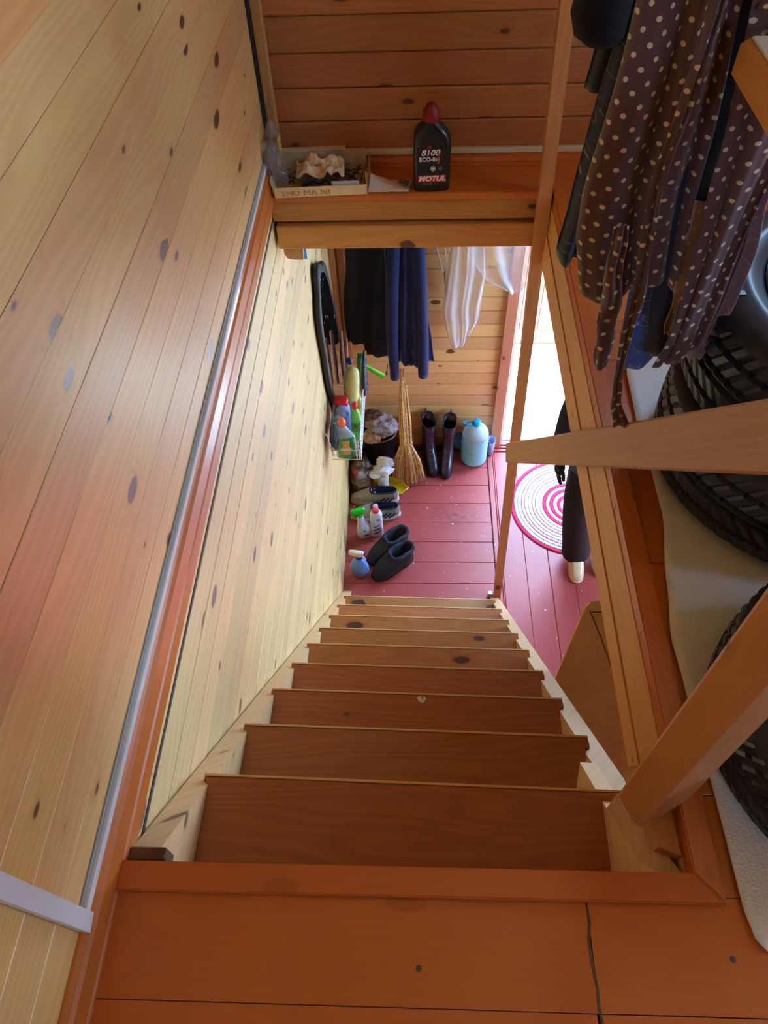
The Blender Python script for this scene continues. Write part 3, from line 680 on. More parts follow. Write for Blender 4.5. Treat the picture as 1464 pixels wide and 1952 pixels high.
# --- tyres
def rub_mat():
    T = NT('black rubber'); g = T.n('ShaderNodeTexCoord').outputs['Object']
    n = T.n('ShaderNodeTexNoise', inp={0: g, 'Scale': 60.0, 'Detail': 3.0}).outputs[0]
    T.set('Base Color', T.mix(n, srgb(20, 21, 25), srgb(34, 35, 40))); T.set('Roughness', .42); T.bump(n, .1, .001); return T.m
M['rubber'] = rub_mat()
M['rim'] = plain('alloy rim', (120, 124, 132), .3, metal=.9); M['rimdk'] = plain('dark steel wheel', (38, 40, 46), .35, metal=.6)
def tyre_mesh(R, w, rb, diag=.8, n=260):
    h = w/2; b = BM()
    prof = [(rb, -h*.72), (rb+.012, -h*.86), (rb+(R-rb)*.35, -h*1.0), (rb+(R-rb)*.42, -h*1.015), (rb+(R-rb)*.46, -h*1.0), (rb+(R-rb)*.75, -h*.97), (R-.014, -h*.86), (R-.006, -h*.80)]
    tread = []
    for zf in (-.76, -.56, -.52, -.46, -.42, -.16, -.12, -.05, -.01, .01, .05, .12, .16, .42, .46, .52, .56, .76): tread.append((R-.002*(zf**2)*4, h*zf))
    gro = {2, 3, 6, 7, 10, 11, 14, 15}
    prof2 = [(r, -z) for r, z in reversed(prof)]
    full = [(r, z, 0) for r, z in prof] + [(r-(.009 if i in gro else 0), z, 1) for i, (r, z) in enumerate(tread)] + [(r, z, 0) for r, z in prof2]
    rings = []
    for k in range(n):
        ring = []
        for (r, z, tr) in full:
            a = 2*PI*k/n + (diag*abs(z)/R if tr else diag*.38*w/R)
            rr_ = r - (.0035 if (tr and k % 4 == 0) else 0) - (.002 if (not tr and abs(z) > h*.78 and r > R-.02 and k % 5 == 0) else 0)
            ring.append((rr_*math.cos(a), rr_*math.sin(a), z+h))
        rings.append(ring)
    vs = [[b.verts.new(p) for p in r] for r in rings]
    for k in range(n):
        A, B = vs[k], vs[(k+1) % n]
        for i in range(len(A)-1): b.faces.new((A[i], B[i], B[i+1], A[i+1])).smooth = i < 7 or i > len(A)-9
    # raised marks on the upper sidewall
    for a0, n_ in ((2.4, 5), (3.6, 7), (.5, 5), (1.3, 4)):
        for q in range(n_):
            a = a0+q*.09; rm = rb+(R-rb)*.62
            c = Vector((rm*math.cos(a), rm*math.sin(a), w*.985)); t = Vector((-math.sin(a), math.cos(a), 0)); r_ = Vector((math.cos(a), math.sin(a), 0))
            p = [c-t*.006-r_*.010, c+t*.006-r_*.010, c+t*.006+r_*.010, c-t*.006+r_*.010]
            quadstrip(b, [p, [x+Vector((0, 0, .0035)) for x in p]], cap1=True)
    bmesh.ops.recalc_face_normals(b, faces=b.faces[:])
    return b
def wheel_parts(root, R, w, rb, rimmat, spokes, ztop, inset=.03):
    b = BM(); n = 64
    def ring(r, z): return [(r*math.cos(2*PI*k/n), r*math.sin(2*PI*k/n), z) for k in range(n)]
    quadstrip(b, [ring(rb+.004, .02*w/.2+.01), ring(rb+.004, .03), ring(rb-.012, .04), ring(rb-.03, .09*w/.2), ring(rb-.03, w-.06), ring(rb-.012, w-.03), ring(rb+.006, w-.022), ring(rb+.010, w-.012), ring(rb+.004, w-.008), ring(rb-.006, w-.016), ring(rb-.02, w-.04)])
    bmesh.ops.recalc_face_normals(b, faces=b.faces[:])
    for f in b.faces: f.smooth = True
    obj('rim', b, rimmat, root).modifiers.new('thick', 'SOLIDIFY').thickness = .003
    b = BM(); loft(b, [(w-inset-.05, .05, .05), (w-inset-.01, .045, .045), (w-inset, .03, .03), (w-inset, .012, .012)], n=24)
    obj('hub', b, rimmat, root, smooth=True)
    for s in range(spokes):
        a = 2*PI*s/spokes+.3; b = BM(); c, s_ = Vector((math.cos(a), math.sin(a), 0)), Vector((-math.sin(a), math.cos(a), 0))
        rings = []
        for r, ww, z in ((.03, .022, w-inset), (.10, .016, w-inset+.004), (rb-.02, .024, w-inset-.012)):
            p = c*r; rings.append([p-s_*ww+Vector((0, 0, z-.02)), p+s_*ww+Vector((0, 0, z-.02)), p+s_*ww*.6+Vector((0, 0, z)), p-s_*ww*.6+Vector((0, 0, z))])
        quadstrip(b, rings, cap0=True, cap1=True); bmesh.ops.recalc_face_normals(b, faces=b.faces[:]); obj('spoke', b, rimmat, root)
def tyre(name, loc, R, w, rb, rimmat, spokes, label, rz=0):
    root = empty(name, loc, rz, label=label, cat='tyre', group='car tyres lying flat beside the stair opening')
    obj('rubber_tyre', tyre_mesh(R, w, rb), 'rubber', root); wheel_parts(root, R, w, rb, rimmat, spokes, w)
    return root
tyre('car_wheel', (.797, 1.03, .012), .312, .205, .205, 'rimdk', 5, 'large black car tyre at the bottom of the tall stack on white foam')
tyre('car_wheel', (.797, 1.035, .2225), .312, .205, .205, 'rim', 7, 'large black car tyre on top of the stack, wide smooth sidewall and alloy rim', .4)
tyre('car_wheel', (.712, .442, .012), .256, .165, .17, 'rimdk', 9, 'smaller black tyre with dark spoked wheel lying alone on the foam')

# ================================================================== CLOTHES UPSTAIRS
def fabric(name, col, rough=.85, dots=None, floral=None, sheen=.3, alpha=1.0, weave=True):
    T = NT(name); uv = T.n('ShaderNodeUVMap').outputs[0]
    nz = T.n('ShaderNodeTexNoise', inp={0: uv, 'Scale': 60.0, 'Detail': 3.0}).outputs[0]
    c = T.mix(nz, srgb(*[x*.88 for x in col]), srgb(*[min(255, x*1.1) for x in col]))
    if dots:
        dc, sp_, r = dots
        mp = T.n('ShaderNodeMapping', inp={0: uv, 2: (0, 0, .70), 3: (1/sp_, 1/sp_, 1)}).outputs[0]
        vo = T.n('ShaderNodeTexVoronoi', voronoi_dimensions='2D', inp={0: mp, 'Scale': 1.0, 'Randomness': 0.06})
        c = T.mix(T.rng(vo.outputs['Distance'], r-.02, r+.02, 1, 0), c, srgb(*dc))
    if floral:
        n2 = T.n('ShaderNodeTexNoise', inp={0: uv, 'Scale': 26.0, 'Detail': 1.5, 'Distortion': .8}).outputs[0]
        ln = T.rng(T.math('ABSOLUTE', T.math('SUBTRACT', T.math('FRACT', T.math('MULTIPLY', n2, 5.0)), .5)), .0, .09, 1, 0)
        msk = T.rng(T.n('ShaderNodeTexNoise', inp={0: uv, 'Scale': 9.0}).outputs[0], .45, .55)
        c = T.mix(T.math('MULTIPLY', T.math('MULTIPLY', ln, msk), .8), c, srgb(*floral))
    T.set('Base Color', c); T.set('Roughness', rough); T.set('Sheen Weight', sheen); T.set('Alpha', alpha)
    return T.m
M['dots'] = fabric('brown polka dot cotton', (84, 54, 60), .6, dots=((214, 196, 174), .0190, .165))
M['dots_in'] = fabric('faded wrong side of dotted cotton', (138, 110, 102), .8, dots=((166, 150, 140), .0190, .165))
M['floral_dk'] = fabric('dark blue floral cotton', (26, 34, 58), .8, floral=(150, 164, 196))
M['floral_bl'] = fabric('blue floral cotton', (48, 84, 170), .7, floral=(170, 190, 232))
M['navy'] = fabric('navy cloth', (17, 22, 44), .85)
M['navy2'] = fabric('navy fleece', (11, 20, 74), .9, sheen=.1)
M['black_cloth'] = fabric('black cloth', (9, 10, 15), .9, sheen=.0)
M['lace'] = fabric('mauve lace', (128, 98, 112), .8, floral=(176, 150, 160))
def lerp_rows(rows, z):
    if z >= rows[0][0]: return rows[0][1], rows[0][2]
    for (za, a, c), (zb, d_, e) in zip(rows, rows[1:]):
        if zb <= z <= za:
            t = (za-z)/(za-zb); t = t*t*(3-2*t)*.4+t*.6
            return a+(d_-a)*t, c+(e-c)*t
    return rows[-1][1], rows[-1][2]
def garment(name, rows, y0, mat, parent=None, amp=.018, nf=3.5, seed=1., hem=lambda u: 0, nu=60, nv=70, curve=0., lean=0., thick=.0025, uvs=None, **kw):
    zt, zb = rows[0][0], rows[-1][0]
    def fn(u, v):
        z = zt + (zb-zt)*v; xl, xr = lerp_rows(rows, z)
        x = xl+(xr-xl)*u
        zz = z + hem(u)*max(0, v-.5)*2
        ph = 2*PI*nf*(u + .16*noise.noise(Vector((v*1.3, seed, u*2.2))) + .12*noise.noise(Vector((u*3.1, seed*2, 0)))) + seed
        fold = math.sin(ph)+.45*math.sin(ph*1.9+seed*2+v*1.5)
        y = y0 + amp*(.35+.65*v)*fold + .010*noise.noise(Vector((u*3+seed, v*4, seed))) + curve*(u-.5)**2 + lean*v
        x += .004*math.sin(ph+1.2)*v + (.006*noise.noise(Vector((seed, v*6, 3))) if u in (0, 1) else 0)
        return (x, y, zz)
    w0 = sum(r[2]-r[1] for r in rows)/len(rows); wmax = w0*math.sqrt(1+.5*(.8*amp*nf*2*PI/w0)**2)
    return cloth(name, fn, nu, nv, mat, parent, thick, uvs or (wmax, zt-zb), **kw)
# cord the clothes hang on, above the picture
b = BM(); tube(b, [(-.44, 1.05, 1.52), (.5, 1.05, 1.45), (1.4, 1.05, 1.45), (2.99, 1.05, 1.52)], .003, 6)
obj('clothes_line', b, 'white_pl', label='thin white cord stretched across the room above the hanging clothes', cat='clothes line')
rb_ = empty('dotted_robe', (.36, .98, 1.43), label='long brown robe with cream polka dots hanging beside the stair opening', cat='robe')  # clothes coordinates below were shrunk about the camera position, then hard-coded
def G(*a, **k): 
    o = garment(*a, **k)
    if o.parent: o.matrix_local = Matrix.Translation(-o.parent.location)
    return o
G('robe_panel', [(1.44, 0.344, 0.424), (0.87, 0.2576, 0.3744), (0.618, 0.2368, 0.3936), (0.558, 0.24, 0.4), (0.494, 0.2544, 0.4064), (0.458, 0.264, 0.4096)], 0.98, 'dots', rb_, amp=.010, nf=2.3, seed=2.3, hem=lambda u: -.012*math.sin(u*7)+.012*u, curve=.05)
G('robe_panel', [(1.44, 0.4, 0.464), (0.87, 0.3696, 0.508), (0.686, 0.392, 0.4784), (0.558, 0.404, 0.4736), (0.462, 0.4064, 0.472), (0.374, 0.4056, 0.4696), (0.3324, 0.3976, 0.4656)], 0.964, 'dots', rb_, amp=.008, nf=1.7, seed=5.1, hem=lambda u: .03*u*u)
G('lining', [(0.614, 0.3904, 0.424), (0.502, 0.3976, 0.456), (0.398, 0.4048, 0.468), (0.378, 0.4056, 0.464)], 0.9856, 'dots_in', rb_, amp=.004, nf=1.2, seed=1.1, nu=20, nv=30)
G('belt', [(0.878, 0.32, 0.3344), (0.67, 0.3088, 0.3232), (0.478, 0.32, 0.3392), (0.334, 0.3296, 0.3424), (0.278, 0.3376, 0.352), (0.214, 0.356, 0.3824)], 0.9344, 'dots', rb_, amp=.003, nf=1, seed=4.4, nu=10, nv=60)
G('belt', [(0.598, 0.276, 0.296), (0.43, 0.2864, 0.3136), (0.382, 0.2928, 0.3168), (0.342, 0.2992, 0.3136)], 0.952, 'dots', rb_, amp=.004, nf=1, seed=7.4, nu=10, nv=40)
garment('patterned_skirt', [(1.44, 0.336, 0.416), (0.766, 0.2816, 0.4), (0.6676, 0.268, 0.408), (0.518, 0.2544, 0.4), (0.426, 0.2448, 0.384)], 1.16, 'floral_dk', amp=.013, nf=3.0, seed=3.2, hem=lambda u: -.10*u-.012*math.sin(u*14), label='dark blue flowered skirt hanging behind the polka dot robe', cat='skirt')
garment('patterned_blouse', [(1.44, 0.368, 0.432), (0.798, 0.352, 0.432), (0.494, 0.344, 0.436), (0.334, 0.352, 0.4424), (0.2476, 0.3648, 0.436)], 1.036, 'floral_bl', amp=.009, nf=1.7, seed=6.2, hem=lambda u: .04*u, label='bright blue flowered blouse showing below the polka dot robe', cat='blouse')
garment('navy_dress', [(1.44, 0.368, 0.464), (0.878, 0.34, 0.528), (0.638, 0.352, 0.504), (0.438, 0.384, 0.48), (0.334, 0.404, 0.472)], 1.0096, 'navy', amp=.006, nf=2.0, seed=9.2, hem=lambda u: .05*u-.02, label='plain navy dress seen in the gap of the polka dot robe', cat='dress')
garment('navy_trousers', [(1.44, 0.32, 0.4), (0.798, 0.268, 0.36), (0.718, 0.2576, 0.352), (0.674, 0.252, 0.352)], 1.188, 'navy', amp=.008, nf=1.6, seed=1.7, label='short navy trouser leg hanging behind the flowered skirt', cat='trousers')
garment('lace_top', [(1.44, 0.432, 0.464), (0.718, 0.448, 0.48), (0.614, 0.46, 0.4896), (0.526, 0.468, 0.5056), (0.43, 0.468, 0.5056), (0.358, 0.4672, 0.4976), (0.322, 0.4672, 0.4848)], 0.996, 'lace', amp=.007, nf=1.4, seed=2.9, nu=24, label='mauve lace top peeking out behind the edge of the polka dot robe', cat='top')
b = BM(); rings = []
for z, x, r in [(1.44, 0.32, 0.024), (1.118, 0.288, 0.028), (0.918, 0.268, 0.0336), (0.846, 0.2544, 0.04), (0.79, 0.2496, 0.0416), (0.762, 0.2544, 0.0368), (0.75, 0.2592, 0.024)]:
    rings.append([(x+r*math.cos(a)*(1+.06*math.sin(3*a+z*9)), 1.156+r*.6*math.sin(a), z) for a in [2*PI*k/24 for k in range(24)]])
quadstrip(b, rings, cap0=True, cap1=True); obj('black_sweater', b, 'black_cloth', label='black sweater with one rounded sleeve hanging before the far wall', cat='sweater', smooth=True)
# gathered sleeve of the robe lying over the end of the top rail
b = BM(); blob(b, (.436, .965, .872), (.060, .026, .026), 12, .3, 3, 4)
uvl = b.loops.layers.uv.new('UVMap')
for f in b.faces:
    for l in f.loops: l[uvl].uv = (l.vert.co.x, l.vert.co.z + l.vert.co.y)
bmesh.ops.translate(b, verts=b.verts, vec=-Vector(rb_.location)); obj('sleeve', b, 'dots', rb_)

# ================================================================== HALL: coats and hangings
b = BM(); box(b, -.37, .44, 3.300, 3.318, -.66, -.56, .004); cr = obj('coat_rack', b, 'pine_beam', label='wooden board with coat pegs on the far hall wall above the jackets', cat='coat rack')
for x in (-.30, -.18, -.06, .06, .20, .34):
    b = BM(); tube(b, [(x, 3.302, -.62), (x, 3.24, -.60)], [.009, .013], 10); obj('peg', b, 'pine_beam', cr)
def jacket(name, rows, y, mat, label, hem, amp, nf, seed): return garment(name, rows, y, mat, amp=amp, nf=nf, seed=seed, hem=hem, nu=70, label=label, cat='jacket')
jk = jacket('black_jacket', [(-.62, -.26, -.13), (-.70, -.31, -.09), (-.91, -.343, -.07), (-1.3, -.383, -.075), (-1.50, -.378, -.10)], 3.225, 'black_cloth', 'long black jacket hanging on the far hall wall, nearest the corner', lambda u: -.012 if u < .32 else (-.10 if u > .36 else -.06), .012, 2.1, 1.4)
nj = jacket('navy_jacket', [(-.62, -.09, .02), (-.72, -.125, .045), (-.91, -.135, .040), (-1.25, -.15, .062), (-1.45, -.152, .088), (-1.61, -.145, .106)], 3.165, 'navy2', 'navy blue fleece jacket with pale lining hanging beside the black jacket', lambda u: .0+.015*math.sin(u*9), .014, 2.6, 4.3)
def sleeve(parent, pts, rs, mat):
    b = BM(); tube(b, pts, rs, 14); o = obj('sleeve', b, mat, parent, smooth=True); return o
sleeve(nj, [(-.10, 3.165, -.78), (-.115, 3.160, -1.1), (-.122, 3.150, -1.45), (-.116, 3.14, -1.66), (-.116, 3.14, -1.690)], [.03, .030, .028, .027, .026], 'navy2')
sleeve(nj, [(.01, 3.165, -.78), (.03, 3.160, -1.1), (.042, 3.150, -1.45), (.044, 3.14, -1.64), (.044, 3.14, -1.675)], [.03, .030, .030, .030, .028], 'navy2')
M['satin'] = plain('pale blue satin lining', (70, 120, 210), .35)
b = BM(); box(b, -.085, .0, 3.175, 3.180, -1.60, -1.52, .002); obj('lining', b, 'satin', nj)
b = BM(); tube(b, [(-.150+.004*math.sin(z*11), 3.148, z) for z in [-.72-.03*k for k in range(30)]], .0022, 5); obj('zip', b, plain('blue zip', (66, 74, 140), .5), nj)
b = BM(); tube(b, [(-.155, 3.15, -1.60), (-.16, 3.15, -1.64), (-.162, 3.15, -1.67)], [.003, .003, .007], 6); obj('zip_pull', b, 'blk', nj)
def tulle_mat():
    T = NT('sheer white tulle'); uv = T.n('ShaderNodeUVMap').outputs[0]
    lw = T.n('ShaderNodeLayerWeight', inp={0: .35}).outputs['Facing']
    T.set('Base Color', srgb(224, 236, 248)); T.set('Roughness', .7)
    T.set('Alpha', T.rng(lw, 0, 1, .26, .8)); T.set('Subsurface Weight', 0.0); return T.m
M['tulle'] = tulle_mat()
garment('tulle_curtain', [(-.60, .21, .30), (-.91, .165, .335), (-1.08, .150, .352), (-1.30, .140, .338), (-1.42, .165, .338), (-1.53, .20, .30)], 3.235, 'tulle', amp=.016, nf=2.6, seed=2.2, thick=0, hem=lambda u: .10*max(0, u-.6)*2-.05*max(0, .5-abs(u-.3)), label='sheer white tulle curtain hanging bunched against the far hall boards', cat='curtain')
garment('tulle_curtain', [(-.62, .26, .55), (-.90, .27, .615), (-.98, .29, .625), (-1.05, .335, .60), (-1.13, .46, .52)], 3.15, 'tulle', amp=.013, nf=1.8, seed=7.2, thick=0, label='sheer white tulle curtain swept across towards the bright doorway', cat='curtain')
tg = empty('wooden_tongs', (.13, 3.28, -.9), label='old tongs with metal loops and wooden handle hanging between jacket and tulle', cat='tongs')
def sub(parent, name, b, mat, **k):
    bmesh.ops.translate(b, verts=b.verts, vec=-Vector(parent.location)); return obj(name, b, mat, parent, **k)
b = BM(); tube(b, [(.10, 3.27, -.93), (.116, 3.27, -1.0), (.142, 3.27, -1.10), (.164, 3.27, -1.10), (.150, 3.27, -1.0), (.140, 3.27, -.93), (.145, 3.28, -.90), (.128, 3.28, -.88), (.10, 3.27, -.93)], .0035, 6); sub(tg, 'metal_loop', b, 'metal')
b = BM(); tube(b, [(.150, 3.27, -1.09), (.178, 3.27, -1.24)], [.010, .016], 8); sub(tg, 'handle', b, 'pine_beam_z')

cb = empty('cardboard_scrap', (-.388, 2.15, -.226), label='small torn brown cardboard flap with blue edge tucked under the header board', cat='cardboard')
b = BM(); prism(b, [(-.046, .03), (-.044, -.006), (-.034, -.022), (-.010, -.026), (.016, -.026), (.020, .03)], 'Y', -.004, .0); obj('flap', b, 'card_br', cb)
b = BM(); box(b, .0205, .030, -.006, .002, -.024, .03, .001); obj('blue_edge', b, plain('sky blue tape', (90, 160, 230), .5), cb)
# ================================================================== HALL: mirror on the side wall
mr = empty('wall_mirror', (lx(-1.2)+.022, 2.81, -1.19), label='tall wall mirror in a dark scalloped wooden frame on the pale side wall', cat='mirror')
ang = .24; A_, B_ = .49, .19
def mp(a, k, x): 
    sc_ = 1+(.09*abs(math.cos(a*4)) if k > 1.0 else 0)
    l_, w_ = A_*k*sc_*math.cos(a), B_*(k + (k-1)*1.2)*sc_*math.sin(a)
    return (x + (.0145*-(l_*math.cos(ang))), l_*-math.sin(ang)*-1*-1 + w_*math.cos(ang), l_*math.cos(ang) + w_*math.sin(ang))
b = BM(); n = 96; R_ = lambda k, x: [mp(2*PI*i/n, k, x) for i in range(n)]
quadstrip(b, [R_(.99, -.012), R_(1.05, -.012), R_(1.06, .004), R_(1.045, .012), R_(1.015, .013), R_(.99, .010)]); bmesh.ops.recalc_face_normals(b, faces=b.faces[:])
obj('frame', b, plain('dark brown carved wood', (34, 26, 24), .6, noise_amt=.2), mr, smooth=True)
b = BM(); quadstrip(b, [R_(1.0, .005), R_(1.0, .0105)], cap0=True, cap1=True); bmesh.ops.recalc_face_normals(b, faces=b.faces[:])
def mir():
    T = NT('mirror glass'); g = T.n('ShaderNodeTexCoord').outputs['Object']
    f_ = T.rng(T.n('ShaderNodeTexNoise', inp={0: g, 'Scale': 30.0, 'Detail': 2.}).outputs[0], .70, .72)
    T.set('Base Color', srgb(225, 230, 235)); T.set('Metallic', T.math('SUBTRACT', 1.0, f_)); T.set('Roughness', T.math('ADD', .03, T.math('MULTIPLY', f_, .6))); return T.m
obj('mirror_glass', b, mir(), mr)
# ================================================================== HALL: wire basket with cleaning things
bk = empty('wire_basket', (-.33, 2.68, -1.53), label='white wire basket fixed to the side wall below the mirror', cat='basket')
M['wire'] = plain('white coated wire', (214, 210, 204), .4)
X0, X1, Y0, Y1, Z0, Z1 = -.405, -.262, 2.39, 2.96, -1.53, -1.40
b = BM()
for z in (Z0, Z0+.032, Z0+.064, Z0+.096, Z1): tube(b, [(-.283, Y0, z), (X1, Y0, z), (X1, Y1, z), (X0, Y1, z), (X0, Y0+.02, z)], .0022 if z != Z1 else .0034, 5)
tube(b, [(X0, Y0+.02, Z0+.064), (X0, Y0, Z0+.064), (X1, Y0, Z0+.064)], .0024, 5)
for k in range(20):
    y = Y0+(Y1-Y0)*k/19; tube(b, [(X0, y, Z0), (X1, y, Z0), (X1, y, Z1)], .0018, 5)
for k in range(3):
    x = -.283+(X1+.283)*k/2.0; tube(b, [(x, Y0, Z1), (x, Y0, Z0), (x, Y1, Z0)], .0018, 5)
sub(bk, 'wire_grid', b, 'wire', kind='stuff')
b = BM(); tube(b, [(X0-.004, Y0+.01, -1.46), (X0+.004, Y0-.03, -1.42), (X0, Y0-.035, -1.33), (X0-.012, Y0-.03, -1.315), (X0-.016, Y0-.03, -1.335)], .003, 6); sub(bk, 'hook', b, 'wire')
def liquid(name, col, rough=.12, trans=.0): return plain(name, col, rough, coat=.5)
def bottle(name, loc, secs, mat, capsec, capmat, label, rz=0, tilt=0, n=28, cat='bottle', extra=None):
    e = empty(name, loc, label=label, cat=cat, rot=(tilt, 0, rz))
    b = BM(); loft(b, secs, n=n); obj('bottle_body', b, mat, e, smooth=True)
    b = BM(); loft(b, capsec, n=20); obj('cap', b, capmat, e, smooth=True)
    if extra: extra(e)
    return e
M['orangecap'] = plain('orange cap', (232, 110, 48), .4); M['redcap'] = plain('bright red cap', (214, 36, 34), .4)
def green_liq():
    T = NT('clear bottle with green liquid'); g = T.n('ShaderNodeSeparateXYZ', inp={0: T.n('ShaderNodeTexCoord').outputs['Object']}).outputs[2]
    f_ = T.rng(g, .142, .146)
    T.set('Base Color', T.mix(f_, srgb(18, 140, 92), srgb(190, 215, 230))); T.set('Roughness', .12); T.set('Alpha', T.rng(f_, 0, 1, .93, .5)); T.set('Coat Weight', .6); return T.m
def ex1(e):
    b = BM(); rings = []
    for z, r in ((.035, .0385), (.075, .0388), (.115, .037), (.128, .035)):
        rings.append([(.005+r*1.05*math.sin(a), -.0015-r*.76*math.cos(a)-.0006, z) for a in [(-.85+1.7*k/10) for k in range(11)]])
    quadstrip(b, rings, closed=False); o = obj('label', b, plain('gold label', (196, 158, 84), .5), e)
    text('lettering', 'Wert', .024, 'wprint', e, (.004, -.0325, .075), (PI/2, 0, 0), bold=.0006)
    b = BM(); loft(b, [(0, .012, .0006), (.001, .012, .0006)], n=16); o = obj('label_mark', b, 'orangecap', e); o.location = (.010, -.0318, .103); o.rotation_euler = (PI/2, 0, 0)
bottle('dish_soap_bottle', (-.338, 2.421, -1.532), [(0, .044, .024, .008, 0, .7), (.005, .051, .028, .007, 0, .7), (.10, .053, .029, .004, 0, .75), (.14, .046, .026, .001, 0, .8), (.17, .031, .021, -.002, 0, .9), (.20, .018, .017, -.004, 0), (.216, .016, .016, -.005, 0)], green_liq(),
       [(.212, .0195, .0195, -.005, 0), (.236, .0195, .0195, -.005, 0), (.240, .013, .013, -.005, 0), (.254, .012, .012, -.005, 0)], 'orangecap', 'dish soap bottle with bright green liquid and orange cap in the wire basket', extra=ex1, rz=.1)
def ex2(e):
    b = BM(); loft(b, [(.06, .0275, .0195, 0, 0, .7), (.12, .0262, .0185, 0, 0, .7)], n=28, cap0=False, cap1=False); obj('label', b, plain('green label', (74, 170, 70), .5), e)
    b = BM(); blob(b, (0, -.0185, .095), (.009, .002, .014), 2, .15, 2, 2); obj('label_mark', b, plain('brick red print', (150, 60, 40), .6), e)
bottle('dish_soap_bottle', (-.288, 2.53, -1.525), [(0, .024, .017, 0, 0, .7), (.004, .027, .019, 0, 0, .7), (.15, .026, .018, 0, 0, .75), (.18, .020, .016, 0, 0, .9), (.205, .011, .011), (.212, .011, .011)], plain('lime green plastic', (122, 202, 96), .3, coat=.3),
       [(.208, .014, .014), (.232, .013, .013), (.240, .009, .009)], 'redcap', 'slim lime green bottle with round red cap standing in the wire basket', extra=ex2)
bottle('detergent_bottle', (-.358, 2.60, -1.525), [(0, .038, .028, 0, 0, .6), (.14, .038, .028, 0, 0, .6), (.165, .030, .024), (.172, .03, .024)], plain('lilac plastic', (128, 134, 206), .35),
       [(.168, .033, .026, 0, 0, .6), (.196, .031, .024, 0, 0, .6), (.199, .026, .02, 0, 0, .6)], 'redcap', 'lilac detergent bottle with flat red lid behind the green bottles in the basket')
b = BM(); blob(b, (-.372, 2.50, -1.405), (.034, .05, .055), 21, .35, 4, 4, sharp=True); blob(b, (-.352, 2.545, -1.36), (.032, .034, .03), 25, .3, 4, 3); obj('cleaning_rag', b, plain('blue grey rag', (128, 146, 190), .9, noise_amt=.12), label='crumpled blue grey rag draped over the wall end of the basket', cat='rag')
b = BM(); blob(b, (-.385, 2.42, -1.40), (.022, .05, .06), 31, .35, 4, 3, sharp=True); obj('cleaning_rag', b, plain('dark grey rag', (84, 84, 92), .9, noise_amt=.15), label='dark grey rag squeezed between the basket hook and the wall', cat='rag')
# rubber gloves
b = BM(); M['yglove'] = plain('pale yellow rubber', (206, 196, 120), .5, noise_amt=.1, nscale=20, bump=.5)
tube(b, [(-.315, 2.66, -1.46), (-.312, 2.67, -1.36), (-.312, 2.70, -1.30), (-.306, 2.72, -1.26), (-.300, 2.73, -1.245)], [.024, .036, .040, .034, .022], 14)
for k in range(4): tube(b, [(-.325+.014*k, 2.69, -1.43), (-.322+.014*k, 2.66, -1.47), (-.322+.014*k, 2.65, -1.50)], [.010, .009, .006], 8)
tube(b, [(-.285, 2.68, -1.37), (-.274, 2.66, -1.41), (-.272, 2.65, -1.44)], [.011, .010, .007], 8)
obj('rubber_glove', b, 'yglove', label='pale yellow rubber glove standing cuff up in the wire basket', cat='glove', smooth=True)
# dustpan and brush, hanging on the basket's end
gb = empty('dust_brush', (-.27, 2.86, -1.40), label='bright green hand brush with flat blade and long handle behind the basket', cat='brush')
b = BM(); box(b, -.288, -.262, 2.83, 2.845, -1.49, -1.25, .003); sub(gb, 'brush_back', b, plain('dark green plastic', (34, 120, 26), .45))
b = BM(); tube(b, [(-.265, 2.845, -1.330), (-.225, 2.845, -1.357), (-.165, 2.845, -1.405)], [.010, .011, .015], 10); sub(gb, 'handle', b, plain('lime plastic', (104, 204, 30), .4), label='lime green handle')
b = BM(); box(b, -.292, -.258, 2.826, 2.832, -1.47, -1.27); sub(gb, 'bristles', b, plain('green bristles', (60, 150, 40), .8))
bb = empty('scrub_brush', (-.262, 2.79, -1.30), label='black scrubbing brush wedged upright in the basket beside the green brush', cat='brush')
b = BM(); loft(b, [(-1.45, .010, .020, -.262, 2.76, .8), (-1.36, .016, .030, -.260, 2.77, .8), (-1.26, .013, .026, -.256, 2.80, .8), (-1.22, .004, .010, -.252, 2.82, .8)], n=20); sub(bb, 'brush_body', b, 'blk', smooth=True)
b = BM()
for k in range(60):
    y = 2.75+random.random()*.05; z = -1.44+random.random()*.2; tube(b, [(-.252, y, z), (-.238, y, z-.002)], .0018, 4, cap=False)
sub(bb, 'bristles', b, plain('pale blue bristles', (120, 150, 200), .7), kind='stuff')
sp_ = empty('wooden_spoons', (-.37, 2.95, -1.2), label='two old wooden sticks hanging on a nail beside the mirror', cat='sticks')
b = BM(); tube(b, [(-.372, 2.95, -1.20), (-.376, 2.93, -1.36), (-.372, 2.92, -1.52)], [.008, .012, .009], 8); sub(sp_, 'stick', b, plain('worn pink wood', (150, 98, 78), .7, noise_amt=.2))
b = BM(); tube(b, [(-.345, 2.92, -1.22), (-.350, 2.90, -1.34), (-.347, 2.89, -1.50)], [.006, .010, .008], 8); sub(sp_, 'stick', b, plain('worn pine', (176, 132, 84), .7, noise_amt=.2))
b = BM(); blob(b, (-.335, 2.88, -1.335), (.018, .016, .022), 4, .1, 2, 3); sub(sp_, 'knob', b, plain('dark blue knob', (48, 48, 96), .5))

# ================================================================== HALL FLOOR THINGS
ZF = ZL + .0005
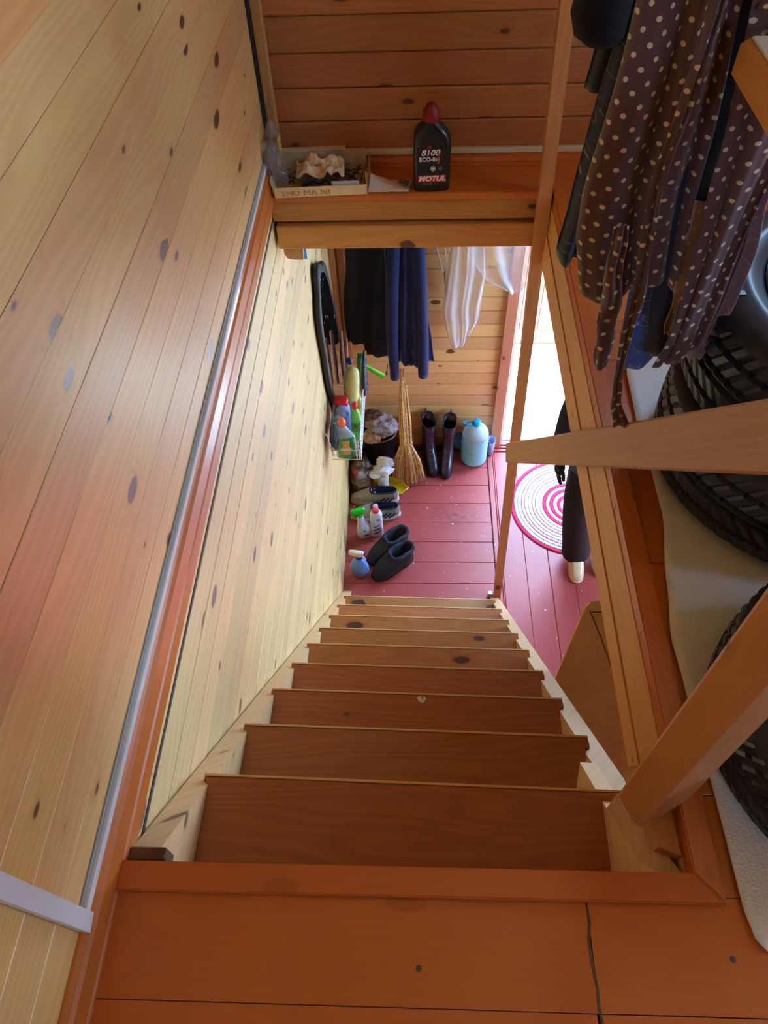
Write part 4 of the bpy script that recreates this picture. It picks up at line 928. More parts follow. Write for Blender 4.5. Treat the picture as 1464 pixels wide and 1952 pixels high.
# bucket with rags
bu = empty('bucket', (-.225, 3.19, ZF), label='black bucket with rusty rim full of dirty rags in the far corner', cat='bucket')
M['buck'] = plain('black enamel', (22, 22, 26), .3, noise_amt=.2, nscale=8)
b = BM(); rings = [[(r*math.cos(2*PI*k/40), r*math.sin(2*PI*k/40), z) for k in range(40)] for z, r in ((0, .082), (.004, .085), (.29, .106), (.30, .110), (.305, .108), (.298, .102), (.03, .082))]
quadstrip(b, rings, cap0=True, cap1=True); bmesh.ops.recalc_face_normals(b, faces=b.faces[:]); obj('bucket_body', b, 'buck', bu, smooth=True)
b = BM(); tube(b, [(.110*math.cos(2*PI*k/40), .110*math.sin(2*PI*k/40), .300+.003*math.sin(k)) for k in range(41)], .006, 6); obj('rim', b, plain('rusty rim', (112, 72, 56), .8, noise_amt=.4, nscale=40), bu)
b = BM(); tube(b, [(.11*math.cos(a), .02+.10*math.sin(a)*.3, .28-.11*math.sin(a)) for a in [-.1+(PI+.2)*k/16 for k in range(17)]], .0025, 5); obj('bail', b, 'metal', bu)
M['rag1'] = plain('dirty lilac rag', (158, 142, 150), .95, noise_amt=.18, nscale=40, bump=.4); M['rag2'] = plain('dirty beige rag', (172, 146, 124), .95, noise_amt=.15, nscale=40, bump=.4); M['rag3'] = plain('brown cloth', (98, 62, 52), .95, noise_amt=.2, nscale=30, bump=.3)
def rag(name, loc, r, seed, mat, label, cat='rag', sub_=5, amp=.5): 
    b = BM(); blob(b, loc, r, seed, amp, 1.7, sub_, sharp=True); return obj(name, b, mat, label=label, cat=cat)
rag('floor_rag', (-.205, 3.17, ZF+.355), (.088, .07, .055), 41, 'rag1', 'grey lilac floor rag heaped on top of the bucket', amp=.38)
rag('floor_rag', (-.262, 3.11, ZF+.325), (.055, .045, .040), 45, 'rag2', 'dirty beige rag bulging over the front rim of the bucket', amp=.38)
rag('floor_rag', (-.262, 3.215, ZF+.375), (.055, .045, .05), 47, 'rag3', 'dark brown rag at the back of the bucket heap', amp=.38)
b = BM(); box(b, -.026, .026, -.016, .016, 0, .012, .002); o = obj('matchbox', b, plain('grey matchbox', (150, 152, 160), .6), label='small grey box lying on the rags in the bucket', cat='box'); o.location = (-.222, 3.09, ZF+.395); o.rotation_euler = (.55, .1, .1)
# broom leaning, head down
br = empty('broom', (-.045, 3.03, ZF), label='straw besom broom standing head down against the far hall wall', cat='broom')
M['straw'] = plain('dry straw', (228, 188, 130), .8, noise_amt=.15, nscale=60); M['straw2'] = plain('dark straw stalks', (178, 118, 70), .8, noise_amt=.15, nscale=30)
def bpt(t): return Vector((-.045-.030*t, 3.03+.06*t, ZF+.95*t))    # axis of the broom
b = BM(); rnd = random.Random(5)
for k in range(230):
    a = rnd.uniform(0, 2*PI); q = math.sqrt(rnd.random()); c, s_ = math.cos(a)*q, math.sin(a)*q
    t0 = bpt(.34)+Vector((c*.032, s_*.020, 0)); e = bpt(.0)+Vector((c*.108+.005, s_*.052-.012, rnd.uniform(0, .035)+(.05*q*q*rnd.random()))); mmid = t0.lerp(e, .45)+Vector((c*.016, s_*.01, .0))
    tube(b, [t0, mmid, e], [.0032, .0028, .0012], 4, cap=False, mi=k % 3 == 0)
for k in range(9):
    tube(b, [bpt(.15)+Vector((-.04, 0, 0)), bpt(.08)+Vector((-.09-rnd.random()*.02, 0, -.02+.02*rnd.random()))], [.0015, .0006], 3, cap=False)
sub(br, 'bristles', b, ['straw', 'straw2'], kind='stuff')
b = BM()
for k in range(46):
    a = rnd.uniform(0, 2*PI); q = math.sqrt(rnd.random()); c, s_ = math.cos(a)*q, math.sin(a)*q
    tube(b, [bpt(.33)+Vector((c*.034, s_*.022, 0)), bpt(.52)+Vector((c*.036, s_*.024, 0)), bpt(.72+.1*rnd.random())+Vector((c*.022, s_*.016, 0)), bpt(.80+.12*rnd.random())+Vector((c*.010, s_*.010, 0))], [.0045, .0045, .003, .002], 5, mi=k % 4 == 0)
sub(br, 'stalks', b, ['straw', 'straw2'], kind='stuff')
b = BM()
for dx in (-.006, .006): tube(b, [bpt(.6)+Vector((dx, 0, 0)), bpt(.93)+Vector((dx*1.3, 0, 0))], .006, 6)
sub(br, 'handle_stalks', b, 'straw2')
M['twine'] = plain('twine', (190, 150, 110), .8)
for t in (.345, .355, .50, .70):
    b = BM(); p = bpt(t); w = .037 if t < .6 else .026; tube(b, [p+Vector((w*math.cos(a), w*.68*math.sin(a), .003*math.sin(a*2))) for a in [2*PI*k/24 for k in range(25)]], .0028, 5)
    sub(br, 'binding', b, 'twine')
# rubber boots
def foot_ring(z, x0, x1, w, n=36, heelw=.85, y=0, tilt=0.):
    r = []
    for k in range(n):
        a = 2*PI*k/n; c, s_ = math.cos(a), math.sin(a); x = (x0+x1)/2 + (x1-x0)/2*math.copysign(abs(c)**.86, c)
        t = (c+1)/2; ww = w*(heelw+(1-heelw)*t) * (1-.10*math.exp(-((t-.45)/.15)**2))
        r.append((x, y+ww*math.copysign(abs(s_)**.72, s_), z+tilt*(x-x0)))
    return r
def plaid():
    T = NT('dark plaid rubber'); g = T.n('ShaderNodeSeparateXYZ', inp={0: T.n('ShaderNodeTexCoord').outputs['Object']})
    lines = None
    z = g.outputs[2]; y_ = g.outputs[1]
    lz = T.math('ABSOLUTE', T.math('SUBTRACT', T.math('FRACT', T.math('MULTIPLY', z, 26.)), .5)); ly = T.math('ABSOLUTE', T.math('SUBTRACT', T.math('FRACT', T.math('MULTIPLY', y_, 26.)), .5))
    m1 = T.math('MAXIMUM', T.rng(lz, .05, .07, 1, 0), T.rng(ly, .05, .07, 1, 0)); up = T.rng(z, .08, .10)
    c = T.mix(T.math('MULTIPLY', m1, T.math('MULTIPLY', up, .55)), srgb(28, 24, 46), srgb(120, 54, 66))
    T.set('Base Color', c); T.set('Roughness', .3); T.set('Coat Weight', .3); return T.m
M['boot'] = plaid(); M['sole'] = plain('black sole', (16, 16, 20), .6)
def boot(loc, rz, label):
    e = empty('rubber_boot', loc, rz, label=label, cat='boot', group='dark plaid rubber boots by the far wall')
    b = BM(); rings = [foot_ring(.012, -.07, .185, .044), foot_ring(.03, -.072, .188, .046), foot_ring(.055, -.068, .180, .045), foot_ring(.080, -.064, .150, .043), foot_ring(.105, -.060, .105, .041), foot_ring(.135, -.058, .070, .042), foot_ring(.18, -.058, .048, .042), foot_ring(.27, -.062, .054, .046), foot_ring(.345, -.066, .060, .048, tilt=-.16)]
    inner = [foot_ring(.347, -.063, .057, .045, tilt=-.16), foot_ring(.25, -.055, .050, .041), foot_ring(.10, -.045, .04, .032)]
    quadstrip(b, rings+inner, cap1=True); bmesh.ops.recalc_face_normals(b, faces=b.faces[:]); obj('boot_shaft', b, 'boot', e, smooth=True)
    b = BM(); quadstrip(b, [foot_ring(0, -.072, .188, .045), foot_ring(.014, -.075, .192, .048), foot_ring(.018, -.073, .190, .046)], cap0=True, cap1=True); obj('boot_sole', b, 'sole', e)
    b = BM(); tube(b, [(-.071, -.012, .30), (-.078, 0, .365), (-.071, .012, .30)], .005, 6); obj('pull_tab', b, 'sole', e)
    b = BM(); tube(b, [Vector(p)*1.0 for p in foot_ring(.346, -.0655, .0595, .0475, tilt=-.16)]+[Vector(foot_ring(.346, -.0655, .0595, .0475, tilt=-.16)[0])], .003, 5); obj('boot_rim', b, 'sole', e)
boot((.082, 3.235, ZF), -PI/2+.22, 'dark plaid rubber boot beside the broom, splayed outwards')
boot((.212, 3.222, ZF), -PI/2-.12, 'dark plaid rubber boot standing beside the water bottle')
# five litre water bottle
def waterpl():
    T = NT('pale blue water plastic'); g = T.n('ShaderNodeSeparateXYZ', inp={0: T.n('ShaderNodeTexCoord').outputs['Object']}).outputs[2]
    f_ = T.rng(g, .228, .232)
    T.set('Base Color', T.mix(f_, srgb(168, 236, 250), srgb(232, 244, 250))); T.set('Roughness', .12); T.set('Transmission Weight', .35); T.set('IOR', 1.2); T.set('Alpha', T.rng(f_, 0, 1, .92, .62)); T.set('Coat Weight', .5); return T.m  # light from behind the bottle is put into these pale colours
wb5 = empty('water_bottle', (.378, 3.215, ZF), .2, label='big pale blue five litre water bottle with blue cap on the maroon floor', cat='bottle')
secs = [(0, .066, .066), (.006, .078, .078), (.02, .083, .083)]
for k in range(9): z = .035+.022*k; secs += [(z, .083, .083), (z+.005, .080, .080), (z+.010, .083, .083)]
secs += [(.245, .082, .082), (.272, .072, .072), (.295, .054, .054), (.312, .030, .030), (.320, .021, .021), (.332, .021, .021)]
b = BM(); loft(b, secs, n=40); obj('bottle_body', b, waterpl(), wb5, smooth=True)
M['bluecap'] = plain('sky blue plastic', (18, 150, 214), .35)
b = BM(); loft(b, [(.318, .026, .026), (.322, .028, .028), (.330, .027, .027), (.332, .024, .024), (.350, .023, .023), (.353, .019, .019)], n=28); obj('cap', b, 'bluecap', wb5, smooth=True)
b = BM(); tube(b, [(-.024, .0, .325), (-.050, -.012, .335), (-.082, -.004, .345), (-.086, .012, .346), (-.055, .022, .336), (-.022, .012, .326)], .004, 6); obj('carry_handle', b, 'bluecap', wb5)
ld = empty('plastic_disc', (.312, 3.292, ZF), 0, label='round pale blue plastic lid leaning behind the big water bottle', cat='lid', rot=(1.3, 0, .2))
b = BM(); loft(b, [(0, .068, .068), (.004, .070, .070), (.010, .069, .069), (.012, .060, .060), (.009, .055, .055)], n=40); o = obj('lid_disc', b, plain('grey blue plastic', (106, 132, 170), .4), ld, smooth=True); o.location = (0, .071, 0)
b = BM(); tube(b, [(.012*math.cos(2*PI*k/20), .071+.012*math.sin(2*PI*k/20), .011) for k in range(21)], .0025, 5); obj('lid_knob', b, 'wprint', ld)
pb = empty('plastic_tub', (.489, 3.258, ZF), label='narrow pale lilac plastic tub squeezed between water bottle and door casing', cat='tub')
b = BM(); loft(b, [(0, .018, .030), (.13, .024, .036), (.135, .026, .038), (.13, .022, .034), (.01, .016, .028)], n=28); obj('tub_body', b, plain('pale lilac plastic', (186, 194, 226), .35), pb, smooth=True)
# yellow dustpan, white packet
yp = empty('dustpan', (-.15, 2.975, ZF), -.25, label='yellow plastic dustpan on the floor under the white paper bag', cat='dustpan')
b = BM(); quadstrip(b, [[(-.14, -.035, 0), (.07, -.045, 0), (.095, .02, .0), (.05, .05, 0), (-.13, .05, 0)], [(-.145, -.040, .030), (.08, -.050, .012), (.105, .02, .008), (.055, .055, .030), (-.135, .055, .035)]], cap0=True); 
obj('pan', b, plain('yellow plastic', (232, 200, 28), .4, coat=.3), yp).modifiers.new('t', 'SOLIDIFY').thickness = .003
b = BM(); tube(b, [(.085, -.012, .006), (.10, -.004, .012), (.108, .012, .014), (.10, .024, .012)], .005, 6); obj('hanging_loop', b, plain('yellow loop', (240, 214, 60), .4), yp)
ct = empty('white_canister', (-.200, 2.965, ZF+.004), label='white ribbed canister standing in the dustpan beneath crumpled paper', cat='canister')
b = BM(); loft(b, [(0, .034, .034), (.03, .036, .036), (.034, .034, .034), (.05, .036, .036), (.054, .034, .034), (.09, .036, .036), (.13, .036, .036), (.134, .030, .030)], n=32); obj('canister_body', b, 'white_pl', ct, smooth=True)
M['crump'] = plain('white crumpled paper', (226, 228, 238), .7, noise_amt=.04, nscale=30, bump=.4)
b = BM(); blob(b, (-.195, 2.975, ZF+.165), (.058, .045, .030), 61, .38, 1.5, 4, sharp=True); blob(b, (-.245, 2.955, ZF+.150), (.040, .032, .014), 64, .4, 2.2, 4, sharp=True); blob(b, (-.185, 3.0, ZF+.21), (.050, .018, .040), 67, .45, 1.4, 4, sharp=True)
obj('paper_bag', b, 'crump', label='white crumpled paper bag squashed on top of the canister', cat='paper bag')
# pet bottle in a translucent bag
pet = empty('plastic_bottle', (-.292, 3.015, ZF+.012), label='empty clear plastic bottle with red cap leaning in a thin bag', cat='bottle', rot=(.45, -.32, 0))
b = BM(); loft(b, [(0, .028, .028), (.01, .034, .034), (.15, .034, .034), (.19, .024, .024), (.222, .0125, .0125), (.235, .0125, .0125)], n=24); obj('bottle_body', b, clear('clear pet', (205, 212, 216), .35), pet, smooth=True)
b = BM(); loft(b, [(.231, .016, .016), (.246, .016, .016), (.249, .013, .013)], n=20); obj('cap', b, plain('crimson cap', (196, 34, 58), .4), pet, smooth=True)
b = BM(); blob(b, (-.335, 3.005, ZF+.085), (.072, .10, .095), 51, .30, 2.4, 4, sharp=True, floor=ZF); obj('plastic_bag', b, clear('brown tinted bag', (128, 94, 74), .86, .3), label='thin brownish plastic bag slumped against the side wall behind the sneakers', cat='bag')
# sneakers
def shoe_mats(): 
    M['sn_grey'] = plain('beige grey mesh', (150, 140, 124), .85, noise_amt=.1, nscale=90); M['sn_white'] = plain('scuffed white sole', (196, 190, 180), .6, noise_amt=.08, nscale=40)
    M['sn_navy'] = plain('navy lining', (22, 24, 54), .85); M['sn_tan'] = plain('tan leather', (150, 124, 96), .6, noise_amt=.1); M['lace_w'] = plain('dirty laces', (190, 176, 158), .85)
shoe_mats()
def sneaker(loc, rz, label):
    e = empty('sneaker', loc, rz, label=label, cat='sneaker', group='worn sneakers by the side wall')
    b = BM(); quadstrip(b, [foot_ring(0, -.145, .145, .044), foot_ring(.008, -.152, .150, .048), foot_ring(.022, -.152, .150, .048), foot_ring(.032, -.146, .146, .046)], cap0=True, cap1=True); obj('sole', b, 'sn_white', e, smooth=False)
    b = BM(); out = [foot_ring(.030, -.143, .143, .045), foot_ring(.046, -.145, .140, .045, tilt=0), foot_ring(.066, -.146, .112, .043), foot_ring(.082, -.144, .070, .039, tilt=.02), foot_ring(.092, -.142, .048, .039, tilt=.0), foot_ring(.098, -.138, .030, .036, tilt=.0)]
    quadstrip(b, out, mi=0); quadstrip(b, [foot_ring(.098, -.138, .030, .036), foot_ring(.099, -.128, .022, .029), foot_ring(.045, -.122, .03, .028)], cap1=True, mi=1)
    tube(b, [Vector(p) for p in foot_ring(.098, -.134, .026, .033)]+[Vector(foot_ring(.098, -.134, .026, .033)[0])], .006, 6, mi=1)
    bmesh.ops.recalc_face_normals(b, faces=b.faces[:]); me = obj('upper', b, ['sn_grey', 'sn_navy'], e, smooth=True)
    b = BM(); quadstrip(b, [[(p[0]*1.01, p[1]*1.06, p[2]) for p in foot_ring(.030, .06, .146, .046, heelw=.98)], [(p[0], p[1]*1.03, p[2]) for p in foot_ring(.050, .075, .140, .042, heelw=.98)]]); obj('toe_cap', b, 'sn_tan', e, smooth=True)
    # tongue
    b = BM(); quadstrip(b, [[(.075, -.014, .066), (.075, .014, .066), (.075, .014, .070), (.075, -.014, .070)], [(.03, -.018, .090), (.03, .018, .090), (.03, .018, .095), (.03, -.018, .095)], [(-.012, -.020, .116), (-.012, .020, .116), (-.016, .020, .120), (-.016, -.020, .120)]], cap0=True, cap1=True); obj('tongue', b, 'sn_navy', e)
    for k in range(5):
        x = .078-.018*k; z = .073+.0085*k; w = .020+.0015*k
        b = BM(); tube(b, [(x, -w, z-.008), (x-.006, 0, z+.003), (x-.012, w, z-.004)], .0028, 5); tube(b, [(x, w, z-.008), (x-.006, 0, z+.004), (x-.012, -w, z-.004)], .0028, 5); obj('lace', b, 'lace_w', e)
    for s in (-1, 1):
        for q in range(3):
            b = BM(); x = -.055-.026*q; tube(b, [(x+.03, s*.0455, .036), (x+.008, s*.0455, .055), (x-.012, s*.0435, .080)], [.0045, .005, .004], 5); obj('stripe', b, 'sn_navy', e)
    b = BM(); quadstrip(b, [foot_ring(.060, -.149, -.105, .030, heelw=1), foot_ring(.085, -.147, -.112, .028, heelw=1)]); obj('heel_patch', b, 'sn_white', e, smooth=True)
    return e
sneaker((-.250, 2.868, ZF), PI+.02, 'worn beige and navy sneaker next to the brown plastic bag')
sneaker((-.238, 2.745, ZF), PI+.05, 'worn beige and navy sneaker right behind the two small bottles')
# black felt clogs
M['clog'] = plain('black rubberised felt', (20, 21, 26), .7, noise_amt=.3, nscale=60, bump=.15); M['fur'] = plain('dark fur lining', (36, 38, 54), .95, noise_amt=.4, nscale=60, bump=1.0)
def clog(loc, rz, label):
    e = empty('clog', loc, rz, label=label, cat='shoe', group='black fur lined galoshes')
    b = BM(); quadstrip(b, [foot_ring(0, -.125, .15, .054), foot_ring(.010, -.130, .156, .060), foot_ring(.030, -.130, .156, .060), foot_ring(.036, -.127, .152, .058)], cap0=True, cap1=True); obj('sole', b, 'sole', e, smooth=True)
    b = BM(); out = [foot_ring(.034, -.127, .152, .058), foot_ring(.055, -.128, .142, .060), foot_ring(.078, -.127, .118, .059), foot_ring(.100, -.127, .070, .056), foot_ring(.112, -.128, .040, .053), foot_ring(.122, -.130, .026, .052)]
    quadstrip(b, out); quadstrip(b, [foot_ring(.122, -.130, .026, .052), foot_ring(.120, -.120, .014, .044), foot_ring(.05, -.11, .02, .038)], cap1=True); bmesh.ops.recalc_face_normals(b, faces=b.faces[:]); obj('upper', b, 'clog', e, smooth=True)
    b = BM(); ring = [Vector(p) for p in foot_ring(.122, -.127, .022, .049)]; ring.append(ring[0].copy())
    tube(b, [p+Vector((0, 0, .006*noise.noise(p*40))) for p in ring], [.010+.004*noise.noise(p*60) for p in ring], 8); obj('fur_cuff', b, 'fur', e, smooth=True)
    return e
clog((-.150, 2.485, ZF), PI+.68, 'black galosh with fur cuff, farther from the stairs of the pair')
clog((-.118, 2.375, ZF), PI+.66, 'black galosh with fur cuff, nearer to the stairs of the pair')
# spray bottles
M['mwhite'] = plain('milky white plastic', (208, 214, 226), .35, coat=.2); M['gtrig'] = plain('green trigger plastic', (28, 190, 40), .4)
sb = empty('spray_bottle', (-.304, 2.600, ZF), .25, label='milky white spray bottle with green trigger head beside the sneakers', cat='spray bottle')
b = BM(); loft(b, [(0, .038, .024, 0, 0, .75), (.006, .042, .027, 0, 0, .75), (.05, .043, .028, 0, 0, .75), (.09, .040, .026, 0, 0, .8), (.135, .024, .020, -.012, 0, .9), (.19, .018, .017, -.016, 0), (.205, .014, .014, -.016, 0)], n=30); obj('bottle_body', b, 'mwhite', sb, smooth=True)
b = BM(); loft(b, [(.20, .017, .017, -.016, 0), (.222, .016, .016, -.016, 0)], n=20); loft(b, [(.222, .020, .013, -.018, 0, .7), (.245, .044, .014, -.028, 0, .6), (.262, .042, .012, -.028, 0, .6), (.266, .030, .008, -.030, 0, .6)], n=24); sbh = obj('trigger_head', b, 'gtrig', sb, smooth=True)
b = BM(); tube(b, [(-.054, 0, .245), (-.060, 0, .215), (-.068, 0, .190)], [.007, .006, .005], 8); obj('trigger', b, 'gtrig', sb)
b = BM(); rings = [[(.0432*math.sin(a)*1.0+.0, -.0285*math.cos(a)**.8 if math.cos(a) > 0 else 0, z) for a in [-.6+1.2*k/8 for k in range(9)]] for z in (.025, .09)]
quadstrip(b, rings, closed=False); sb_l = obj('label', b, plain('pale label', (214, 218, 226), .5), sb)
b = BM(); box(b, -.004, .022, -.0300, -.0288, .028, .040); obj('label_stripe', b, plain('navy stripe', (40, 44, 110), .5), sb); b = BM(); blob(b, (-.002, -.029, .078), (.008, .0012, .006), 3, .2, 3, 2); obj('label_mark', b, plain('dark green print', (60, 100, 60), .5), sb)
cl = empty('cleaner_bottle', (-.228, 2.612, ZF), .15, label='white cleaner bottle with red collar and pale pink cap beside the green spray', cat='bottle')
b = BM(); loft(b, [(0, .036, .025, 0, 0, .7), (.005, .038, .027, 0, 0, .7), (.19, .036, .026, 0, 0, .7), (.215, .028, .022, 0, 0, .8), (.226, .018, .018)], n=30); obj('bottle_body', b, 'mwhite', cl, smooth=True)
b = BM(); loft(b, [(.224, .021, .021), (.240, .020, .020), (.243, .015, .015)], n=24); obj('collar', b, 'redcap', cl, smooth=True)
b = BM(); loft(b, [(.241, .013, .013), (.275, .0145, .0145), (.278, .011, .011)], n=20); obj('cap', b, plain('pale pink cap', (226, 160, 186), .35), cl, smooth=True)
for k, (z0, z1, cname, cc) in enumerate(((.035, .060, 'navy stroke', (34, 38, 100)), (.070, .095, 'purple stroke', (92, 40, 120)), (.100, .130, 'teal stroke', (60, 130, 160)))):
    b = BM(); N_ = 12; y_ = lambda x: -.0272*(max(0, 1-(abs(x)/.038)**2.9))**(1/2.9)-.0006
    ra = []; rb2 = []
    for i in range(N_+1):
        x = -.026+.052*i/N_; zc = z0+(z1-z0)*(i/N_)**1.6; h_ = .006*math.sin(PI*i/N_)+.001; ra.append((x, y_(x), zc-h_)); rb2.append((x, y_(x), zc+h_))
    quadstrip(b, [ra, rb2], closed=False); obj('label_stroke', b, plain(cname, cc, .5), cl)
b = BM(); tube(b, [(.010+.009*math.cos(2*PI*k/20), -.0272, .168+.007*math.sin(2*PI*k/20)) for k in range(21)], .0022, 5); obj('label_ring', b, 'redcap', cl)
bs = empty('spray_bottle', (-.315, 2.318, ZF), -.15, label='round blue spray bottle with white trigger head nearest the foot of the stairs', cat='spray bottle')
b = BM(); loft(b, [(0, .026, .018), (.008, .036, .023), (.035, .050, .028), (.070, .056, .031), (.105, .052, .029), (.140, .038, .024), (.160, .024, .019), (.170, .018, .017), (.182, .017, .017)], n=36); obj('bottle_body', b, plain('translucent blue plastic', (96, 150, 226), .3, coat=.4), bs, smooth=True)
b = BM(); loft(b, [(.178, .021, .021), (.198, .020, .020), (.2, .015, .015)], n=24); obj('collar', b, plain('royal blue plastic', (24, 44, 170), .35), bs, smooth=True)
b = BM(); loft(b, [(.196, .018, .014, 0, 0, .7), (.210, .044, .015, -.012, 0, .6), (.228, .044, .014, -.012, 0, .6), (.234, .036, .010, -.012, 0, .6)], n=24); obj('trigger_head', b, plain('ivory plastic', (226, 216, 202), .4), bs, smooth=True)
b = BM(); tube(b, [(.030, 0, .219), (.040, 0, .219)], .010, 12); obj('nozzle', b, plain('royal blue nozzle', (24, 44, 170), .35), bs); b = BM(); tube(b, [(.018, 0, .210), (.026, 0, .185), (.036, 0, .165)], [.006, .006, .004], 8); obj('trigger', b, plain('ivory trigger', (220, 210, 198), .4), bs)

# ================================================================== RUG
rg = empty('round_rug', (.957, 2.825, ZF), label='round braided rug in white and raspberry rings on the maroon floor by the door', cat='rug')
M['rg_w'] = plain('white braid', (226, 214, 214), .95, noise_amt=.08, nscale=160, bump=.6); M['rg_p'] = plain('raspberry braid', (202, 34, 84), .95, noise_amt=.25, nscale=160, bump=.6); M['rg_l'] = plain('pink white braid', (222, 150, 170), .95, noise_amt=.25, nscale=160, bump=.6)
pat = ['rg_p', 'rg_w', 'rg_l', 'rg_p', 'rg_w', 'rg_p', 'rg_w', 'rg_p', 'rg_w', 'rg_w', 'rg_l', 'rg_w', 'rg_w', 'rg_l', 'rg_w', 'rg_w', 'rg_p']
NR = len(pat); RR = .368
for k in range(NR):
    r = RR*(k+.5)/NR; w = RR/NR*.52; n = max(20, int(2*PI*r/.010)); b = BM(); rings = []
    for i in range(n):
        a = 2*PI*i/n; kk = 1+.10*(1 if i % 2 else -1); rings.append([((r+w*kk*math.cos(q))*math.cos(a), (r+w*kk*math.cos(q))*math.sin(a), .005+.005*kk*math.sin(q)) for q in [2*PI*j/6 for j in range(6)]])
    rings.append(rings[0]); quadstrip(b, rings); obj('braid', b, pat[k], rg)
for k in range(4, NR-1):
    r = RR*(k+1)/NR; b = BM(); n = int(2*PI*r/.012)
    for i in range(n):
        a = 2*PI*i/n; a2 = a+.006/r; tube(b, [(r*math.cos(a), r*math.sin(a), .0095), (r*math.cos(a2), r*math.sin(a2), .0095)], .0022, 4, cap=False)
    obj('stitching', b, plain('dark stitching', (90, 60, 72), .9) if k == 4 else bpy.data.materials['dark stitching'], rg, kind='stuff')

# ================================================================== HARDBOARD PANEL under the opening
hp = empty('hardboard_panel', (.72, 1.10, ZL), label='plain brown hardboard sheet standing on the hall floor beside the stairs', cat='panel')
prf = [(.478, -2.458), (.482, -1.16), (.496, -.712), (.505, -.690), (.532, -.680), (.98, -.680), (.98, -2.458)]
b = BM(); quadstrip(b, [[(x, 1.100, z) for x, z in prf], [(x, 1.106, z) for x, z in prf]], cap0=True, cap1=True); bmesh.ops.recalc_face_normals(b, faces=b.faces[:])
sub(hp, 'board', b, plain('brown hardboard', (216, 170, 114), .75, noise_amt=.05, nscale=14))
b = BM(); tube(b, [(.510, 1.099, -.727), (.568, 1.099, -.875), (.655, 1.099, -1.11)], .0022, 5); sub(hp, 'crease', b, plain('dark crease', (120, 84, 52), .8))
b = BM(); box(b, .520, .566, 1.0985, 1.1, -.739, -.736); sub(hp, 'slot', b, 'dark')

# ================================================================== PERSON in the hall
def skin(name, pts, edges, mat, parent=None, sub_=2, root=0, **kw):
    me = bpy.data.meshes.new(name); me.from_pydata([p[:3] for p in pts], edges, []); me.update()
    o = bpy.data.objects.new(name, me); C.objects.link(o)
    mo = o.modifiers.new('skin', 'SKIN'); mo.use_smooth_shade = True
    for i, p in enumerate(pts):
        r = p[3]; me.skin_vertices[0].data[i].radius = (r, r) if not isinstance(r, tuple) else r
        me.skin_vertices[0].data[i].use_root = (i == root)
    s_ = o.modifiers.new('sub', 'SUBSURF'); s_.levels = sub_; s_.render_levels = sub_
    bpy.context.view_layer.update()
    m2 = bpy.data.meshes.new_from_object(o.evaluated_get(bpy.context.evaluated_depsgraph_get()))
    bpy.data.objects.remove(o); m2.name = name; m2.materials.clear()
    for p in m2.polygons: p.use_smooth = True
    return obj(name, m2, mat, parent, **kw)
PX, PY = .958, 2.455
pe = empty('person', (PX, PY, ZF), label='person in dark jacket, dark gloves, black trousers and beige shoes standing on the rug edge', cat='person')
M['skin'] = plain('skin', (206, 158, 132), .55); M['coatm'] = plain('dark blue black coat', (20, 22, 34), .9, noise_amt=.2, nscale=50, bump=.3); M['trous'] = plain('black trousers', (17, 17, 24), .9, noise_amt=.15, nscale=40); M['hair'] = plain('brown hair', (58, 40, 28), .7, noise_amt=.3, nscale=80); M['knit'] = plain('dark knitted wool', (30, 24, 32), .95, noise_amt=.4, nscale=90, bump=.8)
# body: faces -y (towards the stairs); x negative is the person's right
body = [(0, 0, .93, .13), (0, 0, 1.10, .12), (0, .01, 1.30, .14), (0, .01, 1.44, .10), (0, .0, 1.52, .055), (0, -.015, 1.58, .060),
        (-.165, .01, 1.41, .055), (-.215, .0, 1.18, .042), (-.24, -.035, .95, .034), (-.245, -.05, .88, .030),
        (.165, .01, 1.41, .055), (.22, .0, 1.18, .042), (.235, -.03, .95, .034), (.235, -.045, .88, .030),
        (-.09, 0, .88, .085), (-.085, -.01, .50, .058), (-.055, -.005, .10, .040), (.09, 0, .88, .085), (.095, 0, .50, .058), (.105, .03, .10, .040)]
ed = [(0,1),(1,2),(2,3),(3,4),(4,5),(3,6),(6,7),(7,8),(8,9),(3,10),(10,11),(11,12),(12,13),(0,14),(14,15),(15,16),(0,17),(17,18),(18,19)]
skin('body', body, ed, 'skin', pe)
coat = [(0, 0, .86, .175), (0, 0, 1.02, .160), (0, 0, 1.20, .155), (0, .01, 1.40, .125), (0, .0, 1.50, .080), (-.185, .01, 1.40, .075), (-.235, .0, 1.18, .062), (-.255, -.035, .93, .058), (.185, .01, 1.40, .075), (.24, .0, 1.18, .062), (.25, -.03, .96, .052)]
skin('coat', coat, [(0,1),(1,2),(2,3),(3,4),(3,5),(5,6),(6,7),(3,8),(8,9),(9,10)], 'coatm', pe)
tro = [(0, 0, .93, .15), (-.10, 0, .84, .100), (-.085, -.01, .50, .096), (-.035, -.02, .10, .088), (-.030, -.022, .030, .088), (.10, 0, .84, .100), (.10, 0, .50, .082), (.105, .03, .10, .074), (.105, .03, .045, .074)]
skin('trousers', tro, [(0,1),(1,2),(2,3),(3,4),(0,5),(5,6),(6,7),(7,8)], 'trous', pe)
